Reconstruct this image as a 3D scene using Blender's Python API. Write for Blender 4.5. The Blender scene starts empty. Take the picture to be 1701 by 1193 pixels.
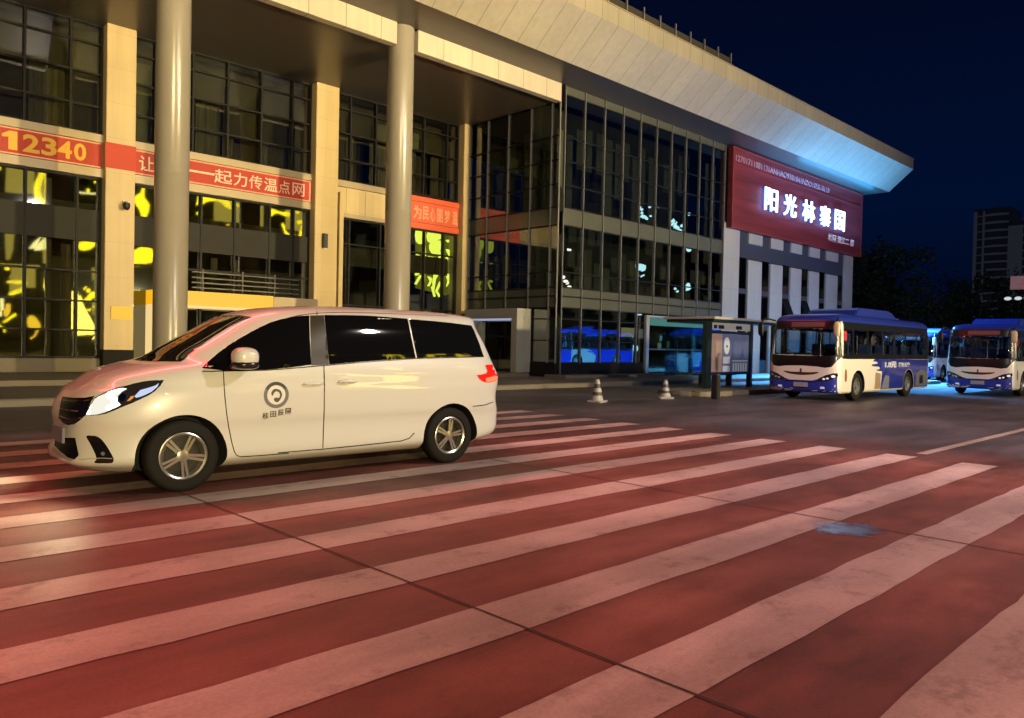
import bpy, bmesh, math, random
import numpy as np
from mathutils import Vector, Matrix, geometry
from mathutils.bvhtree import BVHTree
R = math.radians
random.seed(7)
scene = bpy.context.scene
col = scene.collection

# ------------------------------------------------------------------ camera
CR = Vector((0.71862963, -0.69507459, 0.0210421))
CU = Vector((-0.00271606, 0.02745353, 0.99961939))
CW = Vector((0.69538771, 0.71841327, -0.01784105))
CPOS = Vector((0, 0, 1.46))
FPX = 1281.4
cd = bpy.data.cameras.new('camera')
cam = bpy.data.objects.new('camera', cd); col.objects.link(cam)
cd.sensor_width = 36; cd.lens = 36 * FPX / 1701
cd.clip_start = 0.05; cd.clip_end = 3000
cam.matrix_world = Matrix(((CR.x, CU.x, -CW.x, 0), (CR.y, CU.y, -CW.y, 0), (CR.z, CU.z, -CW.z, 1.46), (0, 0, 0, 1)))
scene.camera = cam

def ray(x, y):
    return (CW + CR * ((x - 850.5) / FPX) - CU * ((y - 596.5) / FPX)).normalized()

# ------------------------------------------------------------------ world: night sky
world = bpy.data.worlds.new('World'); scene.world = world
world.use_nodes = True
nt = world.node_tree
bg = nt.nodes['Background']
tc = nt.nodes.new('ShaderNodeTexCoord'); sp = nt.nodes.new('ShaderNodeSeparateXYZ')
rp = nt.nodes.new('ShaderNodeValToRGB')
nt.links.new(tc.outputs['Generated'], sp.inputs[0]); nt.links.new(sp.outputs[2], rp.inputs[0])
nt.links.new(rp.outputs[0], bg.inputs[0])
e = rp.color_ramp.elements
e[0].position = 0.0; e[0].color = (0.0006, 0.0012, 0.006, 1)
e[1].position = 0.5; e[1].color = (0.0008, 0.0018, 0.0095, 1)
k = rp.color_ramp.elements.new(0.17); k.color = (0.0004, 0.0046, 0.026, 1)
bg.inputs[1].default_value = 1.0

# ------------------------------------------------------------------ exposure
scene.view_settings.view_transform = 'Standard'
scene.view_settings.look = 'None'
scene.view_settings.exposure = 0.0
scene.view_settings.gamma = 1.0
scene.view_settings.use_curve_mapping = False
scene.cycles.max_bounces = 6
scene.cycles.transparent_max_bounces = 16
scene.cycles.sample_clamp_indirect = 4.0
scene.cycles.caustics_reflective = False
scene.cycles.caustics_refractive = False

# ------------------------------------------------------------------ lights (unseen floods and added fills, roof sign, sign wash)
def area(name, loc, target, size, power, color, size_y=None, spread=None):
    l = bpy.data.lights.new(name, 'AREA'); l.energy = power; l.color = color
    l.shape = 'RECTANGLE' if size_y else 'DISK'
    l.size = size
    if size_y: l.size_y = size_y
    if spread: l.spread = R(spread)
    o = bpy.data.objects.new(name, l); col.objects.link(o)
    o.location = loc
    d = Vector(target) - Vector(loc)
    o.rotation_euler = (math.atan2(d.y, -d.z), 0, 0) if size_y else d.to_track_quat('-Z', 'Y').to_euler()
    return o
WARM = (1.0, 0.79, 0.38)
area('flood_light', (-6, -26, 5), (4, 24, 13), 1.0, 1900, WARM, spread=50)  # unseen floods behind the camera; aim and spread favour the facade
area('flood_light', (26, -26, 5), (17, 24, 13), 1.0, 2500, WARM, spread=50)
area('flood_light', (40, -26, 5), (36, 22, 10), 1.0, 1000, (1.0, 0.84, 0.58), spread=50)
area('fill_light', (-2, -14, 11), (4, 8, 0), 0.8, 360, (1.0, 0.82, 0.46))  # unseen lamp put in to light the van and the ground
area('fill_light', (13, -4, 10), (21, 8, 0), 0.8, 2700, (1.0, 0.86, 0.80))  # unseen lamp added to brighten the bus fronts and right-hand ground
# the red roof sign above the entrance bays (above the frame) washes the square
area('roof_sign_light', (1, 20.3, 17.2), (1, 3, 0), 16, 4100, (1.0, 0.06, 0.08), 1.6)
# blue wash lamps of the lit sign: one row lights board and eave from below, one the eave, one the ground
area('sign_wash_light', (47.0, 20.2, 7.4), (47.0, 19.6, 13), 14, 1500, (0.08, 0.40, 1.0), 0.25, spread=110)
area('sign_wash_light', (49.0, 21.1, 11.9), (49.0, 20.9, 14), 11, 90, (0.05, 0.46, 1.0), 0.25)
area('sign_wash_light', (43, 20.6, 11.4), (43, 14.5, 0), 14, 20000, (0.08, 0.43, 1.0), 0.6, spread=75)

# ------------------------------------------------------------------ materials
def nodes(m):
    m.use_nodes = True
    return m.node_tree, m.node_tree.nodes['Principled BSDF']
def mat(name, color, rough=0.5, metal=0.0, emit=None, es=0.0, spec=0.5, var=0.0, vscale=3.0, bump=0.0, bscale=40.0, coat=0.0):
    m = bpy.data.materials.new(name); t, b = nodes(m)
    b.inputs['Base Color'].default_value = (*color, 1)
    b.inputs['Roughness'].default_value = rough
    b.inputs['Metallic'].default_value = metal
    b.inputs['Specular IOR Level'].default_value = spec
    if coat:
        b.inputs['Coat Weight'].default_value = coat; b.inputs['Coat Roughness'].default_value = 0.03
    if emit:
        b.inputs['Emission Color'].default_value = (*emit, 1); b.inputs['Emission Strength'].default_value = es
    tcn = t.nodes.new('ShaderNodeTexCoord')
    if var:
        n = t.nodes.new('ShaderNodeTexNoise'); n.inputs['Scale'].default_value = vscale; n.inputs['Detail'].default_value = 5
        t.links.new(tcn.outputs['Object'], n.inputs['Vector'])
        mx = t.nodes.new('ShaderNodeMix'); mx.data_type = 'RGBA'
        mx.inputs['A'].default_value = (*[c * (1 - var) for c in color], 1)
        mx.inputs['B'].default_value = (*[min(1, c * (1 + var)) for c in color], 1)
        t.links.new(n.outputs['Fac'], mx.inputs['Factor'])
        t.links.new(mx.outputs['Result'], b.inputs['Base Color'])
    if bump:
        n2 = t.nodes.new('ShaderNodeTexNoise'); n2.inputs['Scale'].default_value = bscale; n2.inputs['Detail'].default_value = 4
        t.links.new(tcn.outputs['Object'], n2.inputs['Vector'])
        bp = t.nodes.new('ShaderNodeBump'); bp.inputs['Strength'].default_value = bump; bp.inputs['Distance'].default_value = 0.02
        t.links.new(n2.outputs['Fac'], bp.inputs['Height']); t.links.new(bp.outputs[0], b.inputs['Normal'])
    return m
def emat(name, color, s):
    m = bpy.data.materials.new(name); t, b = nodes(m)
    b.inputs['Base Color'].default_value = (0.02, 0.02, 0.02, 1)
    b.inputs['Emission Color'].default_value = (*color, 1); b.inputs['Emission Strength'].default_value = s
    return m
def panelmat(name, color, bw, bh, axis='x', joint=0.5, rough=0.45, msize=0.006, metal=0.0, streak=0.93):
    """cladding with thin joints laid out in metres on the facade"""
    m = mat(name, color, rough, metal); t = m.node_tree; b = t.nodes['Principled BSDF']
    tcn = t.nodes.new('ShaderNodeTexCoord'); s = t.nodes.new('ShaderNodeSeparateXYZ'); c = t.nodes.new('ShaderNodeCombineXYZ')
    t.links.new(tcn.outputs['Object'], s.inputs[0])
    t.links.new(s.outputs['X' if axis == 'x' else 'Y'], c.inputs[0]); t.links.new(s.outputs['Z'], c.inputs[1])
    br = t.nodes.new('ShaderNodeTexBrick'); br.offset = 0.0
    br.inputs['Scale'].default_value = 1.0; br.inputs['Brick Width'].default_value = bw; br.inputs['Row Height'].default_value = bh
    br.inputs['Mortar Size'].default_value = msize; br.inputs['Mortar Smooth'].default_value = 0.1
    br.inputs['Color1'].default_value = (*color, 1); br.inputs['Color2'].default_value = (*[x * 0.93 for x in color], 1)
    br.inputs['Mortar'].default_value = (*[x * joint for x in color], 1)
    t.links.new(c.outputs[0], br.inputs['Vector'])
    n = t.nodes.new('ShaderNodeTexNoise'); n.inputs['Scale'].default_value = 0.7; n.inputs['Detail'].default_value = 6
    t.links.new(tcn.outputs['Object'], n.inputs['Vector'])
    mp = t.nodes.new('ShaderNodeMapRange'); mp.inputs['To Min'].default_value = 0.82; mp.inputs['To Max'].default_value = 1.12
    t.links.new(n.outputs['Fac'], mp.inputs['Value'])
    mx = t.nodes.new('ShaderNodeMix'); mx.data_type = 'RGBA'; mx.blend_type = 'MULTIPLY'; mx.inputs['Factor'].default_value = 1
    t.links.new(br.outputs['Color'], mx.inputs['A']); t.links.new(mp.outputs['Result'], mx.inputs['B'])
    mpp = t.nodes.new('ShaderNodeMapping'); mpp.inputs['Scale'].default_value = (5, 5, 0.22); t.links.new(tcn.outputs['Object'], mpp.inputs[0])
    n2 = t.nodes.new('ShaderNodeTexNoise'); n2.inputs['Scale'].default_value = 1.0; n2.inputs['Detail'].default_value = 6; t.links.new(mpp.outputs[0], n2.inputs['Vector'])
    m2 = t.nodes.new('ShaderNodeMapRange'); m2.inputs['From Min'].default_value = 0.3; m2.inputs['From Max'].default_value = 0.62; m2.inputs['To Min'].default_value = streak; m2.inputs['To Max'].default_value = 1.03; t.links.new(n2.outputs['Fac'], m2.inputs['Value'])
    mx2 = t.nodes.new('ShaderNodeMix'); mx2.data_type = 'RGBA'; mx2.blend_type = 'MULTIPLY'; mx2.inputs['Factor'].default_value = 1
    t.links.new(mx.outputs['Result'], mx2.inputs['A']); t.links.new(m2.outputs['Result'], mx2.inputs['B'])
    t.links.new(mx2.outputs['Result'], b.inputs['Base Color'])
    return m
def glassmat(name, tint, base_reflect, wob=0.0, wscale=0.6, rough=0.025):
    """coated facade glass: partly mirror, partly see-through; panes are never quite flat"""
    m = bpy.data.materials.new(name); m.use_nodes = True; t = m.node_tree
    for n in list(t.nodes): t.nodes.remove(n)
    out = t.nodes.new('ShaderNodeOutputMaterial'); mix = t.nodes.new('ShaderNodeMixShader')
    tr = t.nodes.new('ShaderNodeBsdfTransparent'); tr.inputs[0].default_value = (*tint, 1)
    gl = t.nodes.new('ShaderNodeBsdfGlossy'); gl.inputs['Roughness'].default_value = rough
    gl.inputs['Color'].default_value = (0.9, 0.95, 0.92, 1)
    lw_ = t.nodes.new('ShaderNodeLayerWeight'); lw_.inputs[0].default_value = 0.5
    fr = t.nodes.new('ShaderNodeMath'); fr.operation = 'POWER'; fr.inputs[1].default_value = 4.0; t.links.new(lw_.outputs['Facing'], fr.inputs[0])
    ad = t.nodes.new('ShaderNodeMath'); ad.operation = 'ADD'; ad.inputs[1].default_value = base_reflect; ad.use_clamp = True
    t.links.new(fr.outputs[0], ad.inputs[0]); t.links.new(ad.outputs[0], mix.inputs[0])
    t.links.new(tr.outputs[0], mix.inputs[1]); t.links.new(gl.outputs[0], mix.inputs[2]); t.links.new(mix.outputs[0], out.inputs[0])
    if wob:
        tcn = t.nodes.new('ShaderNodeTexCoord'); n = t.nodes.new('ShaderNodeTexNoise'); n.inputs['Scale'].default_value = wscale; n.inputs['Detail'].default_value = 1.0
        t.links.new(tcn.outputs['Object'], n.inputs['Vector'])
        bp = t.nodes.new('ShaderNodeBump'); bp.inputs['Strength'].default_value = 1.0; bp.inputs['Distance'].default_value = wob
        t.links.new(n.outputs['Fac'], bp.inputs['Height']); t.links.new(bp.outputs[0], gl.inputs['Normal'])
    return m

M = {}
M['fascia'] = panelmat('fascia_panel', (0.36, 0.315, 0.235), 0.975, 50, msize=0.011, joint=0.3)
M['beam'] = panelmat('beam_panel', (0.56, 0.49, 0.37), 1.35, 50, msize=0.012, joint=0.35)
M['soffit'] = mat('soffit_metal', (0.11, 0.09, 0.075), 0.32, 0.3, var=0.12, vscale=1.2)
M['stone'] = panelmat('warm_stone', (0.56, 0.42, 0.21), 3, 1.15, joint=0.75, rough=0.5)
M['stone_grey'] = panelmat('pale_stone', (0.43, 0.40, 0.37), 3, 1.6, joint=0.7, rough=0.6)
M['column'] = mat('column_cladding', (0.28, 0.245, 0.195), 0.26, 0.0, var=0.06, vscale=2)
M['sill'] = mat('sill_metal', (0.36, 0.28, 0.17), 0.4, 0.1, var=0.12, vscale=2)
M['spandrel'] = mat('dark_spandrel', (0.018, 0.016, 0.012), 0.6, spec=0.25, var=0.2)
M['frame'] = mat('dark_frame', (0.007, 0.006, 0.005), 0.5, spec=0.2)
M['mullion'] = mat('silver_mullion', (0.22, 0.215, 0.21), 0.4, 0.3)
M['glass'] = glassmat('hall_glass', (0.45, 0.47, 0.38), 0.19, 0.0028, 0.5)
M['glass_wing'] = glassmat('wing_glass', (0.26, 0.29, 0.27), 0.20, 0.0012, 0.6, 0.008)
M['blind_dark'] = mat('dark_blind', (0.10, 0.085, 0.055), 0.9, var=0.2)
M['blind'] = mat('window_blind', (0.26, 0.255, 0.17), 0.9, var=0.25, vscale=1.5)
M['curtain'] = mat('window_curtain', (0.20, 0.175, 0.12), 0.9, var=0.3, vscale=2.5)
M['inside'] = mat('dark_interior', (0.09, 0.08, 0.06), 0.9, var=0.4, vscale=0.8)
M['room_back'] = mat('room_back', (0.10, 0.08, 0.05), 0.9, var=0.5, vscale=1.2)
M['opaque_band'] = mat('grey_green_spandrel_glass', (0.085, 0.088, 0.07), 0.2, var=0.12, vscale=1)
M['plinth'] = mat('black_granite', (0.008, 0.007, 0.006), 0.7, spec=0.2)
M['lowwall'] = mat('low_wall_stone', (0.15, 0.12, 0.08), 0.6, var=0.2, vscale=1.5)
M['roof'] = mat('roof_sheet', (0.10, 0.09, 0.08), 0.6)
M['portal'] = mat('brushed_steel_portal', (0.5, 0.49, 0.47), 0.35, 0.55, var=0.06, vscale=1)
M['dark'] = mat('matt_black', (0.012, 0.012, 0.013), 0.5)
M['white'] = mat('white_paint', (0.75, 0.74, 0.7), 0.4)
M['red_banner'] = mat('red_cloth', (0.40, 0.026, 0.008), 0.6, var=0.2, vscale=1.5, bump=0.8, bscale=2.2)
M['orange_lit'] = mat('orange_lit_panel', (0.56, 0.085, 0.03), 0.5, emit=(0.9, 0.12, 0.03), es=0.18, var=0.15, vscale=2)  # orange light is put into the colour and a faint glow
M['gold_letter'] = mat('gold_letter', (0.66, 0.35, 0.012), 0.5)
M['pale_letter'] = mat('pale_letter', (0.75, 0.50, 0.36), 0.5)
M['rim_pink'] = mat('banner_edge', (0.8, 0.33, 0.2), 0.5)
M['yellow_plaque'] = mat('yellow_plaque', (0.80, 0.47, 0.02), 0.5)
M['neon'] = emat('yellow_light', (1.0, 0.76, 0.015), 7.5)
M['neon_soft'] = emat('amber_light', (1.0, 0.62, 0.12), 3.0)
M['neon_green'] = emat('lime_light', (0.85, 0.95, 0.12), 2.6)
M['neon_cyan'] = emat('cyan_white_light', (0.50, 0.92, 1.0), 4.2)
M['neon_white'] = emat('white_light', (1.0, 0.93, 0.8), 6.0)
M['portal_yellow'] = emat('lit_yellow_header', (1.0, 0.48, 0.012), 1.0)
M['portal_cream'] = emat('lit_cream_jamb', (1.0, 0.72, 0.30), 0.9)
M['room_light'] = emat('room_light', (1.0, 0.85, 0.55), 1.6)

# ------------------------------------------------------------------ mesh helpers
class MB:
    def __init__(s): s.v = []; s.f = []; s.mi = []
    def add(s, vs, fs, mi=0):
        o = len(s.v); s.v += [tuple(v) for v in vs]; s.f += [tuple(i + o for i in f) for f in fs]; s.mi += [mi] * len(fs)
        return s
    def box(s, x0, x1, y0, y1, z0, z1, mi=0):
        vs = [(x, y, z) for z in (z0, z1) for y in (y0, y1) for x in (x0, x1)]
        return s.add(vs, [(0, 2, 3, 1), (4, 5, 7, 6), (0, 1, 5, 4), (2, 6, 7, 3), (0, 4, 6, 2), (1, 3, 7, 5)], mi)
    def prism(s, pts, axis, a, b, mi=0):
        """closed 2D outline extruded along an axis. axis x: pts=(y,z); y: (x,z); z: (x,y)"""
        n = len(pts)
        def P(p, t):
            return {'x': (t, p[0], p[1]), 'y': (p[0], t, p[1]), 'z': (p[0], p[1], t)}[axis]
        vs = [P(p, a) for p in pts] + [P(p, b) for p in pts]
        fs = [tuple(range(n))[::-1], tuple(range(n, 2 * n))] + [(i, (i + 1) % n, n + (i + 1) % n, n + i) for i in range(n)]
        return s.add(vs, fs, mi)
    def cyl(s, p0, p1, r0, r1=None, n=16, mi=0, cap=True):
        r1 = r0 if r1 is None else r1
        p0 = Vector(p0); p1 = Vector(p1); d = (p1 - p0).normalized()
        a = d.orthogonal().normalized(); b = d.cross(a)
        vs = [p0 + (a * math.cos(t) + b * math.sin(t)) * r0 for t in [2 * math.pi * i / n for i in range(n)]]
        vs += [p1 + (a * math.cos(t) + b * math.sin(t)) * r1 for t in [2 * math.pi * i / n for i in range(n)]]
        fs = [(i, (i + 1) % n, n + (i + 1) % n, n + i) for i in range(n)]
        if cap: fs += [tuple(range(n))[::-1], tuple(range(n, 2 * n))]
        return s.add(vs, fs, mi)
    def tube(s, pts, r, n=8, mi=0):
        for a, b in zip(pts[:-1], pts[1:]): s.cyl(a, b, r, r, n, mi)
        return s
    def lathe(s, prof, axis='y', n=40, mi=0, c=(0, 0, 0)):
        """profile (radius, t) spun about an axis through c"""
        vs = []
        for r, t in prof:
            for i in range(n):
                a = 2 * math.pi * i / n; p = r * math.cos(a); q = r * math.sin(a)
                v = (p, t, q) if axis == 'y' else ((p, q, t) if axis == 'z' else (t, p, q))
                vs.append((v[0] + c[0], v[1] + c[1], v[2] + c[2]))
        fs = []
        for j in range(len(prof) - 1):
            for i in range(n):
                k = (i + 1) % n; fs.append((j * n + i, j * n + k, (j + 1) * n + k, (j + 1) * n + i))
        return s.add(vs, fs, mi)
    def ellipsoid(s, c, r, n=20, m=12, mi=0, p=2.0):
        vs = []
        def sg(t, e): return math.copysign(abs(t) ** (2 / e), t)
        for j in range(m + 1):
            ph = -math.pi / 2 + math.pi * j / m
            for i in range(n):
                th = 2 * math.pi * i / n
                vs.append((c[0] + r[0] * sg(math.cos(ph), p) * sg(math.cos(th), p), c[1] + r[1] * sg(math.cos(ph), p) * sg(math.sin(th), p), c[2] + r[2] * sg(math.sin(ph), p)))
        fs = [(j * n + i, j * n + (i + 1) % n, (j + 1) * n + (i + 1) % n, (j + 1) * n + i) for j in range(m) for i in range(n)]
        return s.add(vs, fs, mi)
    def build(s, name, mats, parent=None, smooth=None, bevel=0):
        me = bpy.data.meshes.new(name); me.from_pydata(s.v, [], s.f)
        if not isinstance(mats, (list, tuple)): mats = [mats]
        for m in mats: me.materials.append(m)
        for p, k in zip(me.polygons, s.mi): p.material_index = k
        bm = bmesh.new(); bm.from_mesh(me)
        bmesh.ops.recalc_face_normals(bm, faces=bm.faces)
        if bevel: 
            bmesh.ops.bevel(bm, geom=bm.edges[:], offset=bevel, segments=2, affect='EDGES', clamp_overlap=True)
        bm.to_mesh(me); bm.free()
        if smooth:
            for p in me.polygons: p.use_smooth = True
            me.set_sharp_from_angle(angle=R(smooth))
        return link(name, me, parent)
def link(name, me, parent=None):
    o = bpy.data.objects.new(name, me); col.objects.link(o)
    if parent: o.parent = parent
    return o
def box(name, x0, x1, y0, y1, z0, z1, m, parent=None, bevel=0):
    return MB().box(x0, x1, y0, y1, z0, z1).build(name, m, parent, bevel=bevel)
def thing(name, label, cat, loc=(0, 0, 0), rz=0, group=None):
    o = bpy.data.objects.new(name, None); col.objects.link(o); o.empty_display_size = 0.3
    o.location = loc; o.rotation_euler = (0, 0, rz)
    return tag(o, label, cat, group)
def tag(o, label, cat, group=None):
    o['label'] = label; o['category'] = cat
    if group: o['group'] = group
    return o
def struct(o):
    o['kind'] = 'structure'; return o
def copy_tree(o, parent=None):
    c = o.copy(); col.objects.link(c)
    if parent: c.parent = parent; c.matrix_parent_inverse = o.matrix_parent_inverse.copy()
    for ch in list(o.children): copy_tree(ch, c)
    return c
_dg = None
def text(name, s, size, m, parent, origin, right, up, depth=0.02, bold=0.0, fit=None, shear=0.0):
    """lettering as a mesh: s is set in the default typeface; origin = lower-left of its ink, right/up = directions; fit=(w,h) stretches to size"""
    c = bpy.data.curves.new('lettering', 'FONT'); c.body = s; c.size = size; c.extrude = depth / 2; c.offset = bold; c.shear = shear; c.resolution_u = 3
    o = bpy.data.objects.new('lettering', c); col.objects.link(o)
    bpy.context.view_layer.update()
    dg = bpy.context.evaluated_depsgraph_get()
    me = bpy.data.meshes.new_from_object(o.evaluated_get(dg))
    bpy.data.objects.remove(o); bpy.data.curves.remove(c)
    if not len(me.vertices): return None
    xs = [v.co.x for v in me.vertices]; ys = [v.co.y for v in me.vertices]
    x0, x1, y0, y1 = min(xs), max(xs), min(ys), max(ys)
    sx = fit[0] / max(1e-4, x1 - x0) if fit else 1; sy = fit[1] / max(1e-4, y1 - y0) if fit else 1
    right = Vector(right).normalized(); up = Vector(up).normalized(); nrm = right.cross(up); org = Vector(origin)
    for v in me.vertices:
        v.co = org + right * ((v.co.x - x0) * sx) + up * ((v.co.y - y0) * sy) + nrm * (v.co.z + depth / 2)
    me.materials.clear(); me.materials.append(m); me.name = name
    return link(name, me, parent)

# =================================================================== GROUND
def roadmat(name, ca, cb, cc, rough=0.62, wear=False):
    m = bpy.data.materials.new(name); t, b = nodes(m)
    tcn = t.nodes.new('ShaderNodeTexCoord')
    mp = t.nodes.new('ShaderNodeMapping'); mp.inputs['Scale'].default_value = (0.35, 1.0, 1.0)
    t.links.new(tcn.outputs['Object'], mp.inputs[0])
    n1 = t.nodes.new('ShaderNodeTexNoise'); n1.inputs['Scale'].default_value = 0.9; n1.inputs['Detail'].default_value = 8; n1.inputs['Roughness'].default_value = 0.62
    t.links.new(mp.outputs[0], n1.inputs['Vector'])
    r1 = t.nodes.new('ShaderNodeValToRGB'); e = r1.color_ramp.elements
    e[0].position = 0.36; e[0].color = (*ca, 1); e[1].position = 0.66; e[1].color = (*cc, 1)
    k = e.new(0.5); k.color = (*cb, 1)
    t.links.new(n1.outputs['Fac'], r1.inputs[0])
    n2 = t.nodes.new('ShaderNodeTexNoise'); n2.inputs['Scale'].default_value = 60; n2.inputs['Detail'].default_value = 3
    t.links.new(tcn.outputs['Object'], n2.inputs['Vector'])
    mr = t.nodes.new('ShaderNodeMapRange'); mr.inputs['To Min'].default_value = 0.72; mr.inputs['To Max'].default_value = 1.25
    t.links.new(n2.outputs['Fac'], mr.inputs['Value'])
    mx = t.nodes.new('ShaderNodeMix'); mx.data_type = 'RGBA'; mx.blend_type = 'MULTIPLY'; mx.inputs['Factor'].default_value = 1
    t.links.new(r1.outputs[0], mx.inputs['A']); t.links.new(mr.outputs[0], mx.inputs['B'])
    n4 = t.nodes.new('ShaderNodeTexNoise'); n4.inputs['Scale'].default_value = 0.33; n4.inputs['Detail'].default_value = 4; n4.inputs['Distortion'].default_value = 0.6
    t.links.new(tcn.outputs['Object'], n4.inputs['Vector'])
    m4 = t.nodes.new('ShaderNodeMapRange'); m4.inputs['From Min'].default_value = 0.34; m4.inputs['From Max'].default_value = 0.6; m4.inputs['To Min'].default_value = 0.62; m4.inputs['To Max'].default_value = 1.08
    t.links.new(n4.outputs['Fac'], m4.inputs['Value'])
    mx4 = t.nodes.new('ShaderNodeMix'); mx4.data_type = 'RGBA'; mx4.blend_type = 'MULTIPLY'; mx4.inputs['Factor'].default_value = 1
    t.links.new(mx.outputs['Result'], mx4.inputs['A']); t.links.new(m4.outputs[0], mx4.inputs['B'])
    t.links.new(mx4.outputs['Result'], b.inputs['Base Color'])
    mp5 = t.nodes.new('ShaderNodeMapping'); mp5.inputs['Scale'].default_value = (0.045, 1.9, 1.0); t.links.new(tcn.outputs['Object'], mp5.inputs[0])
    n5 = t.nodes.new('ShaderNodeTexNoise'); n5.inputs['Scale'].default_value = 1.0; n5.inputs['Detail'].default_value = 5; t.links.new(mp5.outputs[0], n5.inputs['Vector'])
    m5 = t.nodes.new('ShaderNodeMapRange'); m5.inputs['From Min'].default_value = 0.35; m5.inputs['From Max'].default_value = 0.6; m5.inputs['To Min'].default_value = 0.74; m5.inputs['To Max'].default_value = 1.06; t.links.new(n5.outputs['Fac'], m5.inputs['Value'])
    mx5 = t.nodes.new('ShaderNodeMix'); mx5.data_type = 'RGBA'; mx5.blend_type = 'MULTIPLY'; mx5.inputs['Factor'].default_value = 1
    t.links.new(mx4.outputs['Result'], mx5.inputs['A']); t.links.new(m5.outputs[0], mx5.inputs['B']); t.links.new(mx5.outputs['Result'], b.inputs['Base Color'])
    if wear:
        nw = t.nodes.new('ShaderNodeTexNoise'); nw.inputs['Scale'].default_value = 2.6; nw.inputs['Detail'].default_value = 12; nw.inputs['Roughness'].default_value = 0.72
        t.links.new(tcn.outputs['Object'], nw.inputs['Vector'])
        mw = t.nodes.new('ShaderNodeMapRange'); mw.inputs['From Min'].default_value = 0.36; mw.inputs['From Max'].default_value = 0.46; mw.inputs['To Min'].default_value = 0.72; mw.inputs['To Max'].default_value = 1.0
        t.links.new(nw.outputs['Fac'], mw.inputs['Value']); t.links.new(mw.outputs[0], b.inputs['Alpha'])
    r2 = t.nodes.new('ShaderNodeMapRange'); r2.inputs['To Min'].default_value = rough - 0.14; r2.inputs['To Max'].default_value = rough + 0.14
    t.links.new(n1.outputs['Fac'], r2.inputs['Value']); t.links.new(r2.outputs[0], b.inputs['Roughness'])
    bp = t.nodes.new('ShaderNodeBump'); bp.inputs['Strength'].default_value = 0.35; bp.inputs['Distance'].default_value = 0.006
    n3 = t.nodes.new('ShaderNodeTexNoise'); n3.inputs['Scale'].default_value = 120; n3.inputs['Detail'].default_value = 2
    t.links.new(tcn.outputs['Object'], n3.inputs['Vector'])
    t.links.new(n3.outputs['Fac'], bp.inputs['Height']); t.links.new(bp.outputs[0], b.inputs['Normal'])
    return m
M['asphalt'] = roadmat('asphalt', (0.055, 0.045, 0.052), (0.085, 0.068, 0.078), (0.13, 0.10, 0.125), 0.5)
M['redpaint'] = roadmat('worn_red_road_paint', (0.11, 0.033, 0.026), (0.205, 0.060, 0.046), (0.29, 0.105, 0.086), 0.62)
M['stripe'] = roadmat('worn_white_road_paint', (0.38, 0.265, 0.245), (0.52, 0.375, 0.345), (0.66, 0.49, 0.455), 0.45, True)
t = M['redpaint'].node_tree; b = t.nodes['Principled BSDF']      # the red coating thins out towards the rim of the crossing
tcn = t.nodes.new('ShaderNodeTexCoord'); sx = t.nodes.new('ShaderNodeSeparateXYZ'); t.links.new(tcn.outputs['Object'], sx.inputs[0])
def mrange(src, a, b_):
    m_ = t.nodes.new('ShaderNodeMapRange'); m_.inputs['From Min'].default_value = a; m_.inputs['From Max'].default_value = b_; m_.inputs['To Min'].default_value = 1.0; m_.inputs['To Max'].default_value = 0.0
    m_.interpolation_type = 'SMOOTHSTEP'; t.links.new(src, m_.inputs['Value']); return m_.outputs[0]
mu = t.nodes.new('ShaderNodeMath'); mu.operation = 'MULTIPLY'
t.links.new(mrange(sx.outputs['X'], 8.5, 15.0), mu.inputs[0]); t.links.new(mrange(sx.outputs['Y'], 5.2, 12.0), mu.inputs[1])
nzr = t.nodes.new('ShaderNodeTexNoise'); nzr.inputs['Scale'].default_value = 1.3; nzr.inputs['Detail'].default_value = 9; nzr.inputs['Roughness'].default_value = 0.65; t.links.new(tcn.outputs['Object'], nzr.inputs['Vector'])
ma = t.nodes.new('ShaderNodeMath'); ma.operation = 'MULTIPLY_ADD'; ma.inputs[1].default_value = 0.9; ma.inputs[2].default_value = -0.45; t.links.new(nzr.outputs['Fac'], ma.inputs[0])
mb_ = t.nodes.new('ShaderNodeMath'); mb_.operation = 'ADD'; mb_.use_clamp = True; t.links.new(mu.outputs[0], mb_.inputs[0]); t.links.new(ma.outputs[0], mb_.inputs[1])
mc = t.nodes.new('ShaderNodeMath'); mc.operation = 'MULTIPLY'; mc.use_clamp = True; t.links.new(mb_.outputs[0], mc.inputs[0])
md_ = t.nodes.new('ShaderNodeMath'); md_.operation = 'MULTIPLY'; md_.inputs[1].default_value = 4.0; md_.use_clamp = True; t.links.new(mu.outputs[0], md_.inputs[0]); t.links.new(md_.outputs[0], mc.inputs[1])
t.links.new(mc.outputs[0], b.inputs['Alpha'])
M['lane'] = roadmat('lane_paint', (0.30, 0.22, 0.19), (0.40, 0.30, 0.26), (0.46, 0.34, 0.3), 0.55)
M['paving'] = panelmat('pavement_slabs', (0.14, 0.12, 0.10), 0.6, 0.6, joint=0.6, rough=0.55)
M['kerb'] = mat('kerb_stone', (0.17, 0.145, 0.115), 0.6, var=0.2, vscale=2)
g = MB().add([(-1500, -1500, 0), (1500, -1500, 0), (1500, 1500, 0), (-1500, 1500, 0)], [(0, 1, 2, 3)]).build('road', M['asphalt']); struct(g)
def sheet(name, pts, z, m):
    return struct(MB().add([(p[0], p[1], z) for p in pts], [tuple(range(len(pts)))]).build(name, m))
random.seed(3)
edge = [(12.6, -12), (12.5, -3), (12.35, 2.0), (12.15, 5.0), (12.3, 8.0), (12.4, 11.0), (12.3, 12.5), (9, 12.2), (6, 11.5), (3, 10.6), (0, 10.2)]
sheet('red_crosswalk_surface', [(-30, -14), (15.5, -14), (15.5, 14), (-30, 14)], 0.004, M['redpaint'])
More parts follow.
